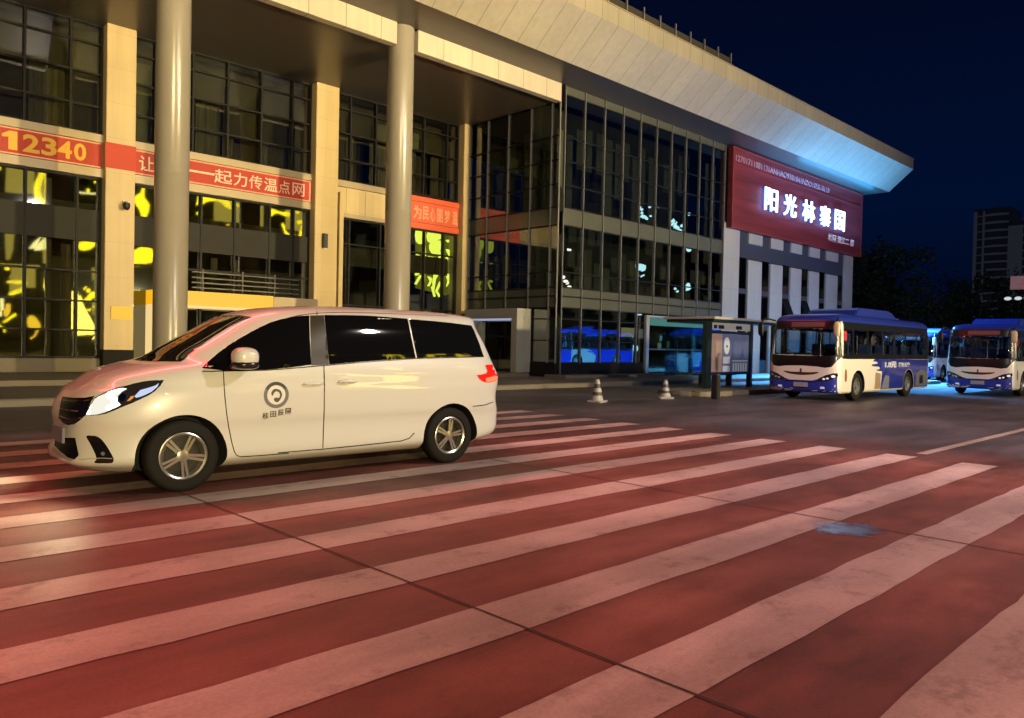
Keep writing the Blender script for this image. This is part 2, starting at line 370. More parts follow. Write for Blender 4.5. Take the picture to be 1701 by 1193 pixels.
# stripes: 0.41 m wide, 1.005 m apart, running along the road; ends cut on a slight skew
for k in range(-3, 10):
    yb = 2.80 + 1.005 * k
    xe = 11.62 + 0.062 * (k)
    s0 = -0.005 * (xe + 7)
    n = 60; pts = []
    for i in range(n + 1):
        t = i / n; pts.append((-7 + (xe + 7) * t, yb + s0 * (1 - t) + random.uniform(-0.010, 0.010)))
    for i in range(n + 1):
        t = 1 - i / n; pts.append((-7 + (xe - 0.02 + 7) * t, yb + 0.41 + s0 * (1 - t) + random.uniform(-0.010, 0.010)))
    sheet('crosswalk_stripe', pts, 0.008, M['stripe'])
sheet('lane_line', [(12.05, 3.80), (120, 3.95), (120, 4.10), (12.05, 3.95)], 0.008, M['lane'])
# tar joints in the carriageway
sheet('road_joint', [(2.803, -6), (2.820, -6), (2.818, 3), (2.815, 7.0), (2.808, 9.5), (2.804, 9.5), (2.802, 7.0), (2.803, 3)], 0.012, mat('tar_joint', (0.035, 0.016, 0.013), 0.8))
sheet('road_joint', [(6.62, -6), (6.632, -6), (6.632, 9), (6.62, 18), (6.61, 9)], 0.012, mat('faint_joint', (0.09, 0.035, 0.028), 0.7))
# a damp patch that mirrors the lit sign and fades out at its rim
wet = bpy.data.materials.new('damp_patch'); wet.use_nodes = True; t = wet.node_tree
for n in list(t.nodes): t.nodes.remove(n)
out = t.nodes.new('ShaderNodeOutputMaterial'); mix = t.nodes.new('ShaderNodeMixShader'); tr0 = t.nodes.new('ShaderNodeBsdfTransparent'); gl = t.nodes.new('ShaderNodeBsdfGlossy')
gl.inputs['Roughness'].default_value = 0.30; gl.inputs['Color'].default_value = (0.9, 0.92, 1.0, 1)
tcn = t.nodes.new('ShaderNodeTexCoord'); ln = t.nodes.new('ShaderNodeVectorMath'); ln.operation = 'LENGTH'; t.links.new(tcn.outputs['Object'], ln.inputs[0])
nz = t.nodes.new('ShaderNodeTexNoise'); nz.inputs['Scale'].default_value = 5.5; nz.inputs['Detail'].default_value = 5; t.links.new(tcn.outputs['Object'], nz.inputs['Vector'])
ad = t.nodes.new('ShaderNodeMath'); ad.operation = 'MULTIPLY_ADD'; ad.inputs[1].default_value = -1.5; t.links.new(ln.outputs['Value'], ad.inputs[0]); t.links.new(nz.outputs['Fac'], ad.inputs[2])
mr = t.nodes.new('ShaderNodeMapRange'); mr.inputs['From Min'].default_value = 0.0; mr.inputs['From Max'].default_value = 0.38; mr.inputs['To Max'].default_value = 0.85; mr.interpolation_type = 'SMOOTHSTEP'; t.links.new(ad.outputs[0], mr.inputs['Value'])
t.links.new(mr.outputs[0], mix.inputs[0]); t.links.new(tr0.outputs[0], mix.inputs[1]); t.links.new(gl.outputs[0], mix.inputs[2]); t.links.new(mix.outputs[0], out.inputs[0])
dp = sheet('damp_patch', [(.62 * math.cos(2 * math.pi * k / 24), .55 * math.sin(2 * math.pi * k / 24)) for k in range(24)], 0.0, wet); dp.location = (6.36, 2.58, 0.0135)
# pavement in front of the hall, step of the recessed entrance, bus island
pv = MB().prism([(18.35, 0), (18.35, 0.12), (18.40, 0.15), (40, 0.15), (40, 0)], 'x', -80, 140).build('pavement', [M['paving']]); struct(pv)
kb = MB().prism([(18.20, 0), (18.20, 0.125), (18.23, 0.155), (18.35, 0.155), (18.35, 0)], 'x', -80, 140).build('kerb', M['kerb']); struct(kb)
st = MB().prism([(22.9, 0.15), (22.9, 0.29), (22.93, 0.30), (28.6, 0.30), (28.6, 0.15)], 'x', -40, 23.2).build('entrance_step', M['lowwall']); struct(st)
st = MB().prism([(21.0, 0.15), (21.0, 0.26), (21.03, 0.27), (22.2, 0.27), (22.2, 0.15)], 'x', 23.4, 36.5).build('entrance_step', M['kerb']); struct(st)
isl = []
for i in range(13):
    a = R(90 + 180 * i / 12); isl.append((21.3 + 1.0 * math.cos(a), 13.75 + 1.05 * math.sin(a)))
isl = [(42, 14.8)] + isl + [(42, 12.7)]
io = MB().prism(isl, 'z', 0.0, 0.15).build('bus_island', M['kerb'], bevel=0.02); struct(io)

# =================================================================== THE HALL
hall = thing('transit_hall', 'large hall with overhanging cream roof, round columns and dark glazed wing beside the road', 'building', (0, 0, 0))
H = hall
XL = -22.0; XR = 54.96
# roof: slanted fascia, upright band, top sheet, end
fz = [(20.22, 12.43), (18.70, 13.74), (18.70, 14.41), (18.95, 14.41), (18.95, 14.30), (20.22, 14.30)]
rf = MB().prism(fz, 'x', XL, XR).build('fascia', M['fascia'], H)
box('roof_deck', XL, XR - 0.05, 20.22, 40, 14.05, 14.28, M['roof'], H)
box('coping', XL, XR + 0.03, 18.66, 18.98, 14.412, 14.45, M['sill'], H)
MB().box(XL, XR, 20.224, 22.0, 12.43, 12.50).box(23.9, XR, 22.003, 24, 12.43, 12.50).build('soffit', M['soffit'], H)
box('recess_ceiling', XL, 23.88, 22.32, 28.9, 11.75, 11.85, M['soffit'], H)
# beam between the columns
for a, b in ((-9, -0.05), (0.85, 7.72), (8.72, 15.50), (16.40, 23.86)):
    box('beam', a, b, 22.0, 22.315, 11.68, 12.428, M['beam'], H, bevel=0.008)
# round columns
for cx in (0.40, 8.20, 15.95):
    c = MB().lathe([(0.455, 0.3), (0.455, 6.05), (0.452, 6.055), (0.452, 6.07), (0.455, 6.075), (0.455, 12.43)], 'z', 56, c=(cx, 22.38, 0)).build('column', M['column'], H, smooth=40)
# pilasters of the recessed wall
for x0, x1 in ((0.2, 1.15), (8.02, 8.93), (15.70, 16.72), (23.40, 23.72)):
    p = box('pilaster', x0, x1, 27.66, 28.6, 1.03, 11.748, M['stone'], H, bevel=0.012)
    box('plinth', x0 - 0.02, x1 + 0.02, 27.64, 28.6, 0.30, 1.026, M['plinth'], H)
box('low_wall', -9, 8.0, 28.0, 28.4, 0.3, 0.73, M['lowwall'], H)
box('low_wall', 16.74, 23.38, 28.0, 28.4, 0.3, 0.73, M['lowwall'], H)
GY = 28.18
def facade_window(name, x0, x1, z0, z1, vx, hz, glass, y=GY, fw=0.07, thick=0.12, m_frame=None, inner=None):
    """glass sheet of one bay with its frame; the frame bars stand proud of the glass"""
    w = MB()
    xs = [x0] + list(vx) + [x1]; zs = [z0] + list(hz) + [z1]
    # each pane leans by a hair, as real panes do
    rr = random.Random(int(x0 * 100 + z0 * 7))
    for i in range(len(xs) - 1):
        for j in range(len(zs) - 1):
            a, b, c, d = (rr.uniform(-0.002, 0.002) for _ in range(4))
            w.add([(xs[i], y + a, zs[j]), (xs[i + 1], y + b, zs[j]), (xs[i + 1], y + c, zs[j + 1]), (xs[i], y + d, zs[j + 1])], [(0, 1, 2, 3)])
    o = w.build(name, glass, H)
    f = MB(); h = fw / 2
    for x in vx: f.box(x - h, x + h, y - thick, y + 0.05, z0 + fw, z1 - fw)
    for z in hz:
        for i in range(len(xs) - 1):
            a = xs[i] + (h if i else fw) + 0.001; b = xs[i + 1] - (h if i < len(xs) - 2 else fw) - 0.001
            f.box(a, b, y - thick + 0.02, y + 0.05, z - h * 0.8, z + h * 0.8)
    f.box(x0, x1, y - thick, y + 0.05, z0, z0 + fw - 0.001); f.box(x0, x1, y - thick, y + 0.05, z1 - fw + 0.001, z1)
    f.box(x0, x0 + fw, y - thick, y + 0.05, z0 + fw, z1 - fw); f.box(x1 - fw, x1, y - thick, y + 0.05, z0 + fw, z1 - fw)
    f.build('frame', m_frame or M['frame'], o)
    return o
bays = [(1.15, 8.02, [2.0, 3.2, 4.48, 5.78, 7.07]), (8.93, 15.70, [9.7, 11.0, 12.28, 13.6, 14.88]), (16.72, 23.40, [17.54, 18.8, 20.1, 21.38, 22.72])]
random.seed(11)
for bi, (x0, x1, vx) in enumerate(bays):
    w = facade_window('upper_window', x0, x1, 8.13, 11.748, vx, [9.05, 10.12, 11.1], M['glass'])
    # roller blinds at different heights and curtains behind the panes
    bl = MB(); cu = MB()
    xs = [x0] + vx + [x1]
    for i in range(len(xs) - 1):
        top = 10.95; low = random.choice([10.15, 10.2, 9.1, 10.15, 8.2])
        bl.box(xs[i] + 0.05, xs[i + 1] - 0.05, GY + 0.22, GY + 0.235, low, top, random.choice([0, 1, 1]))
        cw = random.uniform(0.35, 0.8) * (xs[i + 1] - xs[i]); side = random.random() < 0.5
        a = xs[i] + 0.04 if side else xs[i + 1] - cw - 0.04
        n = 16; pts = [(a + cw * t / n, GY + 0.45 + 0.035 * math.sin(t * 2.4)) for t in range(n + 1)]
        vs = [(p[0], p[1], 8.15) for p in pts] + [(p[0], p[1], 10.9) for p in pts]
        cu.add(vs, [(k, k + 1, n + 2 + k, n + 1 + k) for k in range(n)])
    MB().box(x0, x1, GY + 1.1, GY + 1.15, 8.11, 11.74).build('partition', M['room_back'], w)
    bl.build('blind', [M['blind'], M['blind_dark']], w); cu.build('curtain', M['curtain'], w, smooth=80)
    # two sills with the banner field between them
    if bi < 2:
        box('sill', x0, x1, 27.94, 28.3, 7.87, 8.128, M['sill'], H, bevel=0.008)
        box('sill', x0, x1, 27.94, 28.3, 6.72, 7.0, M['sill'], H, bevel=0.008)
        box('banner_field', x0, x1, 28.05, 28.3, 7.002, 7.868, M['lowwall'], H)
    else:
        box('sill', x0, 20.4, 27.94, 28.3, 7.87, 8.128, M['sill'], H, bevel=0.008)
        box('sill', x0, 20.4, 27.94, 28.3, 6.62, 6.80, M['sill'], H, bevel=0.008)
        pf = MB()
        for a, b in ((16.72, 17.35), (17.362, 18.28), (18.292, 19.3), (19.312, 20.4)): pf.box(a, b, 28.05, 28.3, 6.802, 7.868)
        pf.build('cladding_panel', M['stone'], H)
        box('post', 16.90, 17.10, 27.80, 27.98, 0.3, 7.6, M['stone'], H, bevel=0.01)
        box('orange_lit_sill', 20.42, x1, 27.94, 28.3, 7.83, 8.06, M['orange_lit'], H, bevel=0.008)  # sills coloured orange in place of light falling on them
        box('orange_lit_sill', 20.42, x1, 27.94, 28.3, 6.62, 6.88, M['orange_lit'], H, bevel=0.008)
        box('banner_field', 20.42, x1, 28.05, 28.3, 6.882, 7.828, M['lowwall'], H)
# lower glazing
lw = facade_window('lower_window', 1.15, 8.02, 0.73, 6.72, [2.0, 3.2, 4.5, 5.84, 7.30], [1.66, 2.62, 3.6], M['glass'])
MB().box(1.22, 7.95, GY - 0.09, GY - 0.004, 4.60, 5.63).build('spandrel', M['spandrel'], lw)
lw2 = facade_window('lower_window', 8.93, 15.70, 0.32, 6.72, [10.15, 11.35, 12.6, 14.0, 15.0], [3.95], M['glass'])
MB().box(9.0, 15.63, GY - 0.09, GY - 0.004, 4.60, 5.63).build('spandrel', M['spandrel'], lw2)
lo = MB()
for z in (3.28, 3.46, 3.64, 3.84): lo.box(11.0, 15.2, 27.95, 28.02, z, z + 0.045)
for x in (11.4, 12.9, 14.2): lo.box(x, x + 0.04, 28.02, 28.09, 3.2, 4.0)
lo.build('louvre', mat('louvre_metal', (0.085, 0.08, 0.07), 0.5, 0.3), lw2)
lw3 = facade_window('lower_window', 16.72, 23.40, 0.73, 6.62, [17.55, 19.1, 20.35, 21.5, 22.6], [1.9, 3.0, 5.55], M['glass'])
# rooms behind the glass
box('floor', 0, 23.3, 28.62, 34, 0.2, 0.30, M['inside'], H)
box('mid_floor', 0, 23.3, 28.62, 34, 4.7, 5.5, M['inside'], H)
box('mid_floor', 0, 23.3, 28.62, 34, 6.75, 8.1, M['inside'], H)
box('back_wall', -22, 23.3, 34.0, 34.2, 0.2, 14.04, M['inside'], H)
cu = MB()
for a, b, z0, z1 in ((6.55, 6.72, 0.75, 6.6), (7.0, 7.28, 0.8, 4.5), (2.4, 3.1, 0.8, 6.6), (9.0, 9.3, 0.8, 4.4), (12.0, 12.25, 4.0, 4.5), (12.9, 13.1, 4.0, 4.5)):
    n = 10; pts = [(a + (b - a) * t / n, 28.75 + 0.02 * math.sin(t * 2.2)) for t in range(n + 1)]
    vs = [(p[0], p[1], z0) for p in pts] + [(p[0], p[1], z1) for p in pts]
    cu.add(vs, [(k, k + 1, n + 2 + k, n + 1 + k) for k in range(n)])
cu.build('curtain', M['curtain'], H, smooth=80)
# lit entrance portal of the second bay
pt = MB().box(9.45, 9.95, 26.9, 28.05, 0.3, 2.60).build('lit_jamb', M['portal_cream'], H)
MB().box(9.45, 13.6, 26.9, 28.05, 2.61, 3.10).build('lit_header', M['portal_yellow'], H)
box('header_end', 13.61, 15.45, 26.9, 28.05, 2.62, 3.08, M['sill'], H)
box('header_trim', 9.97, 15.4, 26.95, 28.0, 2.54, 2.602, M['portal_cream'], H)
box('door_mullion', 12.9, 13.0, 27.6, 27.75, 0.3, 2.53, M['white'], H)

# ------------------------------------------------ glazed wing
WX = 23.9; WY = 22.0
mull = [24.12, 25.39, 26.74, 28.07, 29.38, 30.66, 31.91, 33.16, 34.42, 35.67, 36.85]
tr = [0.76, 1.70, 2.62, 3.10, 3.58, 3.96, 4.60, 6.57, 7.33, 8.29, 9.30, 10.31, 12.03, 12.42]
solid = {(3.10, 3.58), (3.58, 3.96), (6.57, 7.33), (12.03, 12.42)}
rr = random.Random(5)
def wing(name, pos, axis, skip):
    gl = MB(); so = MB(); tb = MB()
    for i in range(len(pos) - 1):
        for j in range(len(tr) - 1):
            a, b = pos[i], pos[i + 1]; z0, z1 = tr[j], tr[j + 1]
            if skip(a, b, z0, z1): continue
            dd = [rr.uniform(-0.002, 0.002) for _ in range(4)]
            P = (lambda s, z, d: (s, WY + 0.04 + d, z)) if axis == 'x' else (lambda s, z, d: (WX + 0.04 + d, s, z))
            q = [P(a, z0, dd[0]), P(b, z0, dd[1]), P(b, z1, dd[2]), P(a, z1, dd[3])]
            (so if (z0, z1) in solid else gl).add(q, [(0, 1, 2, 3)])
    o = gl.build(name, M['glass_wing'], H)
    so.build('spandrel_panel', M['opaque_band'], o)
    for z in tr[:-1]:
        for i in range(len(pos) - 1):
            if skip(pos[i], pos[i + 1], z - 0.01, z + 0.01): continue
            a, b = pos[i] + 0.04, pos[i + 1] - 0.04
            if axis == 'x': tb.box(a, b, WY - 0.02, WY + 0.03, z - 0.025, z + 0.025)
            else: tb.box(WX - 0.02, WX + 0.03, a, b, z - 0.025, z + 0.025)
    tb.build('transom', M['frame'], o)
    mb = MB()
    for s in pos:
        if axis == 'x':
            if 30.4 < s < 35.4:
                mb.box(s - 0.018, s + 0.018, WY - 0.035, WY + 0.035, 3.06, 12.428)
            else: mb.box(s - 0.018, s + 0.018, WY - 0.035, WY + 0.035, 0.2, 12.428)
        else:
            lo_ = 3.06 if 23.4 < s < 26.9 else 0.2
            mb.box(WX - 0.035, WX + 0.035, s - 0.018, s + 0.018, lo_, 11.74)
    mb.build('mullion', M['mullion'], o)
    return o
wf = wing('glazed_front', mull, 'x', lambda a, b, z0, z1: (a > 30.5 and b < 34.5 and z1 < 3.05))
ws = wing('glazed_side', [22.08, 22.55, 23.78, 25.20, 26.56, 27.83, 28.15], 'y', lambda a, b, z0, z1: z0 > 11.7)
# blinds and partitions inside the wing
bl = MB(); rb = random.Random(21)
for i in range(len(mull) - 1):
    for z0, z1 in ((7.33, 12.0), (3.96, 6.5)):
        x0, x1 = mull[i], mull[i + 1]
        for q in range(2):
            a = x0 + (x1 - x0) * (0.05 + 0.48 * q); b = a + (x1 - x0) * rb.uniform(0.28, 0.42)
            top = z1 - rb.uniform(0.6, 1.6); lowz = z0 + rb.choice([0.0, 0.0, 0.95, 1.9]); 
            if lowz < top - 0.3 and rb.random() < 0.75: bl.box(a, b, WY + 0.5, WY + 0.52, lowz, top)
for i in range(4):
    y0 = [22.55, 23.78, 25.2, 26.56][i]
    for z0, z1 in ((7.33, 11.7), (3.96, 6.5)):
        a = y0 + rb.uniform(0.05, 0.3); b = a + rb.uniform(0.4, 0.8)
        bl.box(WX + 0.5, WX + 0.52, a, b, z0, z1 - rb.uniform(0.8, 2))
bl.build('blind', M['blind'], wf)
MB().box(24.3, 36.8, 24.2, 24.3, 3.9, 12.3).box(24.3, 36.8, 25.5, 25.6, 0.3, 3.9).box(24.5, 36.8, 22.4, 25.5, 3.2, 3.9).box(24.5, 36.8, 22.4, 25.5, 6.65, 7.25).box(24.3, 36.8, 22.3, 25.5, 0.2, 0.3).build('partition', M['inside'], H)
box('plinth', 24.16, 30.2, 21.93, 22.03, 0.15, 0.735, M['plinth'], H)
box('plinth', 35.25, 36.85, 21.93, 22.03, 0.15, 0.735, M['plinth'], H)
box('plinth', 23.82, 23.93, 22.0, 23.55, 0.15, 0.735, M['plinth'], H)
# steel portal in the side face of the wing
pp = MB().box(23.0, 23.86, 23.50, 23.86, 0.30, 2.62).box(23.0, 23.86, 26.62, 26.95, 0.30, 2.62).box(23.0, 23.86, 23.50, 26.95, 2.623, 3.05).build('side_portal', M['portal'], H, bevel=0.01)
box('door_leaf', 23.5, 23.56, 23.87, 25.2, 0.30, 2.5, M['glass_wing'], pp)
box('door_leaf', 23.5, 23.56, 25.23, 26.6, 0.30, 2.5, M['glass_wing'], pp)
box('ceiling_strip', 23.1, 23.8, 23.9, 26.6, 2.56, 2.615, mat('portal_lamp', (0.4, 0.4, 0.5), 0.4, emit=(0.6, 0.7, 1.0), es=0.5), pp)
# portal in the front face
fp = MB().box(29.90, 30.14, 21.80, 21.945, 0.15, 2.93).box(34.95, 35.25, 21.80, 21.945, 0.15, 2.93).box(29.90, 35.25, 21.80, 21.945, 2.933, 3.02).build('front_portal', M['portal'], H, bevel=0.01)
M['green_glow'] = emat('green_lit_glass', (0.12, 0.70, 0.5), 0.2)
MB().box(30.15, 34.94, 21.85, 21.93, 2.55, 2.925).build('lit_header', M['green_glow'], fp)
MB().box(30.16, 32.4, 21.88, 21.90, 0.27, 2.53).box(32.45, 34.93, 21.88, 21.90, 0.27, 2.53).build('door_leaf', glassmat('door_glass', (0.5, 0.62, 0.58), 0.06, 0.003), fp)
MB().box(30.16, 34.93, 21.83, 21.86, 1.38, 1.44).build('push_bar', M['mullion'], fp)
nn = MB()
nn.box(30.3, 31.35, 23.6, 23.62, 2.0, 2.45)
nn.build('notice_board', emat('lit_notice', (1.0, 0.9, 0.45), 0.55), fp)
nn = MB().box(31.75, 32.1, 23.6, 23.62, 1.95, 2.42).box(32.2, 32.5, 23.6, 23.62, 1.35, 2.0).box(33.4, 33.7, 23.6, 23.62, 1.45, 1.75).box(34.2, 34.45, 23.6, 23.62, 1.5, 1.85)
nn.build('poster', emat('lit_poster', (0.7, 0.8, 0.75), 0.35), fp)

# ------------------------------------------------ stone end of the wing with the dark cross band
stones = [(36.93, 38.58), (39.57, 41.14), (42.14, 43.65), (44.66, 46.11), (47.16, 48.60), (49.62, 51.37), (52.37, 53.76)]
dk = MB().box(36.9, 53.7, 22.12, 22.4, 0.15, 12.43).build('dark_wall', mat('dark_blue_grey_cladding', (0.05, 0.05, 0.065), 0.4), H)
for i, (a, b) in enumerate(stones):
    if i in (0, len(stones) - 1):
        box('stone_pier', a, b, 22.0, 22.118, 0.15, 8.3, M['stone_grey'], H, bevel=0.01)
    else:
        box('stone_pier', a, b, 22.0, 22.118, 0.15, 6.52, M['stone_grey'], H, bevel=0.01)
        box('stone_pier', a, b, 22.0, 22.118, 7.44, 8.3, M['stone_grey'], H, bevel=0.01)
box('end_wall', 53.55, 53.76, 22.402, 40, 0.15, 12.43, M['stone_grey'], H)
for i, (a, b) in enumerate(zip(stones[:-1], stones[1:])):
    wv = MB()
    for z in (0.9, 2.9, 4.9): wv.add([(a[1] + 0.05, 22.08, z), (b[0] - 0.05, 22.08, z), (b[0] - 0.05, 22.08, z + 1.7), (a[1] + 0.05, 22.08, z + 1.7)], [(0, 1, 2, 3)])
    o = wv.build('slit_window', glassmat('slit_glass', (0.1, 0.12, 0.15), 0.12, 0.004) if i == 0 else bpy.data.materials['slit_glass'], H)
    if i in (2, 3):
        z = 2.95; x0, x1 = a[1] + 0.08, b[0] - 0.08
        MB().add([(x0, 22.05, z + 1.6), (x1, 22.05, z + 1.6), (x1, 21.55, z + 0.35), (x0, 21.55, z + 0.35), (x0, 22.09, z + 1.6), (x1, 22.09, z + 1.6), (x1, 21.59, z + 0.33), (x0, 21.59, z + 0.33)],
                 [(0, 1, 2, 3), (4, 5, 6, 7), (0, 1, 5, 4), (2, 3, 7, 6), (1, 2, 6, 5), (0, 3, 7, 4)]).build('open_sash', M['frame'], o)
# roof railing
rl = thing('roof_railing', 'thin metal railing with upright posts along the top edge of the cream roof', 'railing', (0, 19.2, 14.30))
for k in range(10, 40):
    x = 32.42 - 1.13 * k + 11.3
    if x < -5: continue
    MB().box(x - 0.03, x + 0.03, -0.03, 0.03, 0, 1.02).build('post', M['mullion'], rl)
MB().box(-5, 32.4, 0.04, 0.06, 0.10, 0.82).build('mesh_panel', mat('dark_mesh_panel', (0.03, 0.027, 0.02), 0.8), rl)

# ------------------------------------------------ banners, plaque, camera, lamp on the wall
b1 = thing('banner', 'long red banner with large yellow digits 12340 at the left edge of the hall', 'banner', (0, 0, 0), group='red banners of the hall')
MB().box(1.3, 7.98, 27.965, 28.045, 7.03, 7.84).build('cloth', M['red_banner'], b1)
MB().box(1.3, 7.95, 27.945, 27.963, 7.80, 7.845).box(1.3, 7.95, 27.945, 27.963, 7.025, 7.07).build('edge', M['rim_pink'], b1)
for ch, a, b in (('-', 4.62, 5.12), ('2', 5.72, 6.18), ('3', 6.23, 6.66), ('4', 6.68, 7.09), ('0', 7.15, 7.51)):
    hgt = 0.56 if ch != '-' else 0.12
    text('digit', ch, 0.7, M['gold_letter'], b1, (a, 27.962, 7.16 if ch != '-' else 7.36), (1, 0, 0), (0, 0, 1), 0.012, 0.02, (b - a, hgt))
MB().prism([(5.16, 7.60), (5.36, 7.73), (5.58, 7.73), (5.58, 7.16), (5.34, 7.16), (5.34, 7.54), (5.18, 7.52)], 'y', 27.95, 27.963).build('digit', M['gold_letter'], b1)
b2 = thing('banner', 'plain red cloth wrapped round the left stone pilaster beside the digits', 'banner', (0, 0, 0), group='red banners of the hall')
MB().box(7.985, 8.945, 27.635, 27.655, 7.03, 7.86).build('cloth', mat('bright_red_cloth', (0.46, 0.035, 0.006), 0.6), b2)
b3 = thing('banner', 'red banner with pale Chinese characters running behind the left round column', 'banner', (0, 0, 0), group='red banners of the hall')
MB().box(8.96, 15.68, 27.965, 28.045, 7.03, 7.84).build('cloth', M['red_banner'], b3)
MB().box(8.98, 15.66, 27.945, 27.963, 7.80, 7.845).box(8.98, 15.66, 27.945, 27.963, 7.025, 7.07).box(15.58, 15.66, 27.945, 27.963, 7.071, 7.799).build('edge', M['rim_pink'], b3)
for ch, a, b in (('让', 9.15, 9.66), ('本', 9.72, 10.25), ('一', 10.72, 11.75), ('起', 11.75, 12.42), ('力', 12.48, 13.0), ('传', 13.08, 13.6), ('温', 13.68, 14.22), ('点', 14.28, 14.75), ('网', 14.86, 15.38)):
    z, hgt = (7.18, 0.50) if ch != '一' else (7.42, 0.07)
    text('character', ch, 0.6, M['pale_letter'], b3, (a, 27.962, z), (1, 0, 0), (0, 0, 1), 0.012, 0.004, (b - a, hgt), 0.0)
b4 = thing('banner', 'red banner with orange light painted in and blurred pale characters beside the glazed wing', 'banner', (0, 0, 0), group='red banners of the hall')
MB().box(20.45, 23.36, 27.965, 28.045, 6.90, 7.81).build('cloth', M['orange_lit'], b4)
for ch, a, b in (('为', 20.75, 21.2), ('民', 21.27, 21.62), ('心', 21.7, 22.0), ('圆', 22.08, 22.42), ('梦', 22.52, 22.86), ('温', 22.98, 23.3)):
    text('character', ch, 0.6, M['rim_pink'], b4, (a, 27.962, 7.03), (1, 0, 0), (0, 0, 1), 0.01, 0.012, (b - a, 0.62))
pq = tag(box('wall_plaque', 8.22, 8.86, 27.62, 27.657, 2.05, 2.47, M['yellow_plaque'], None, 0.006), 'plain yellow plaque low on the left stone pilaster', 'plaque')
cc = thing('security_camera', 'small dark dome camera on a bracket high on the left stone pilaster', 'camera', (8.60, 27.655, 5.84))
MB().box(-0.07, 0.07, -0.05, 0, -0.02, 0.16).box(-0.03, 0.03, -0.26, -0.05, 0.08, 0.13).build('bracket', M['mullion'], cc)
MB().lathe([(0.0, 0.07), (0.10, 0.07), (0.115, 0.0), (0.11, -0.06), (0.07, -0.14), (0.0, -0.17)], 'z', 20, c=(0, -0.22, 0)).build('dome', M['dark'], cc, smooth=50)
wl = thing('wall_lamp', 'slim dark upright lamp housing on the middle stone pilaster', 'lamp', (16.12, 27.655, 5.2))
MB().box(-0.10, 0.10, -0.14, 0, 0.0, 0.58).build('housing', M['dark'], wl, bevel=0.015)
MB().box(-0.06, 0.06, -0.10, -0.02, -0.03, -0.002).build('lens', M['white'], wl)

# ------------------------------------------------ the big lit sign on the end of the wing
sg = thing('shop_sign', 'large dark red sign board with glowing white characters under the roof edge', 'sign', (0, 0, 0))
wood = bpy.data.materials.new('red_wood_board'); t, b = nodes(wood)
tcn = t.nodes.new('ShaderNodeTexCoord'); mp = t.nodes.new('ShaderNodeMapping'); mp.inputs['Scale'].default_value = (0.12, 1, 1.6)
t.links.new(tcn.outputs['Object'], mp.inputs[0])
n = t.nodes.new('ShaderNodeTexNoise'); n.inputs['Scale'].default_value = 1.6; n.inputs['Detail'].default_value = 6; n.inputs['Distortion'].default_value = 0.7
t.links.new(mp.outputs[0], n.inputs['Vector'])
r = t.nodes.new('ShaderNodeValToRGB'); e = r.color_ramp.elements
e[0].position = 0.3; e[0].color = (0.12, 0.012, 0.016, 1); e[1].position = 0.7; e[1].color = (0.25, 0.030, 0.034, 1)
t.links.new(n.outputs['Fac'], r.inputs[0]); t.links.new(r.outputs[0], b.inputs['Base Color']); b.inputs['Roughness'].default_value = 0.5
MB().box(37.1, 54.25, 21.72, 21.98, 8.02, 12.36).build('board', wood, sg, bevel=0.02)
fr = MB().box(37.1, 54.25, 21.66, 21.718, 12.24, 12.36).box(37.1, 54.25, 21.66, 21.718, 8.02, 8.12).box(37.1, 37.22, 21.66, 21.718, 8.121, 12.239).box(54.13, 54.25, 21.66, 21.718, 8.121, 12.239)
fr.box(37.23, 54.12, 21.69, 21.717, 11.42, 11.50)
fr.build('frame', mat('red_frame', (0.25, 0.03, 0.03), 0.5), sg)
M['sign_white'] = emat('lit_letter_face', (0.80, 0.93, 1.0), 5.0)
M['sign_halo'] = emat('blue_letter_back_light', (0.05, 0.22, 1.0), 4.0)
for ch, a, b in (('阳', 40.26, 42.05), ('光', 42.5, 44.42), ('林', 44.9, 46.88), ('寨', 47.3, 49.08), ('国', 49.48, 51.25)):
    sh_ = 0.10 * (b - a); a += sh_; b -= sh_
    o = text('character', ch, 1.4, M['sign_white'], sg, (a, 21.56, 9.42), (1, 0, 0), (0, 0, 1), 0.05, 0.004, (b - a, 1.26))
    text('back_light', ch, 1.4, M['sign_halo'], o, (a - 0.03, 21.60, 9.39), (1, 0, 0), (0, 0, 1), 0.03, 0.018, (b - a + 0.06, 1.32))
M['sign_small'] = mat('small_sign_letter', (0.75, 0.6, 0.6), 0.5, emit=(0.8, 0.6, 0.65), es=0.12)
text('small_lettering', '林園 温江二 層', 0.5, M['sign_small'], sg, (49.0, 21.70, 8.62), (1, 0, 0), (0, 0, 1), 0.02, 0.012, (4.0, 0.46))
text('top_lettering', '12701711081131ANHAO9381041NDO105010110', 0.5, mat('dim_sign_letter', (0.55, 0.3, 0.33), 0.5), sg, (37.4, 21.70, 11.62), (1, 0, 0), (0, 0, 1), 0.02, 0.006, (11.6, 0.34))

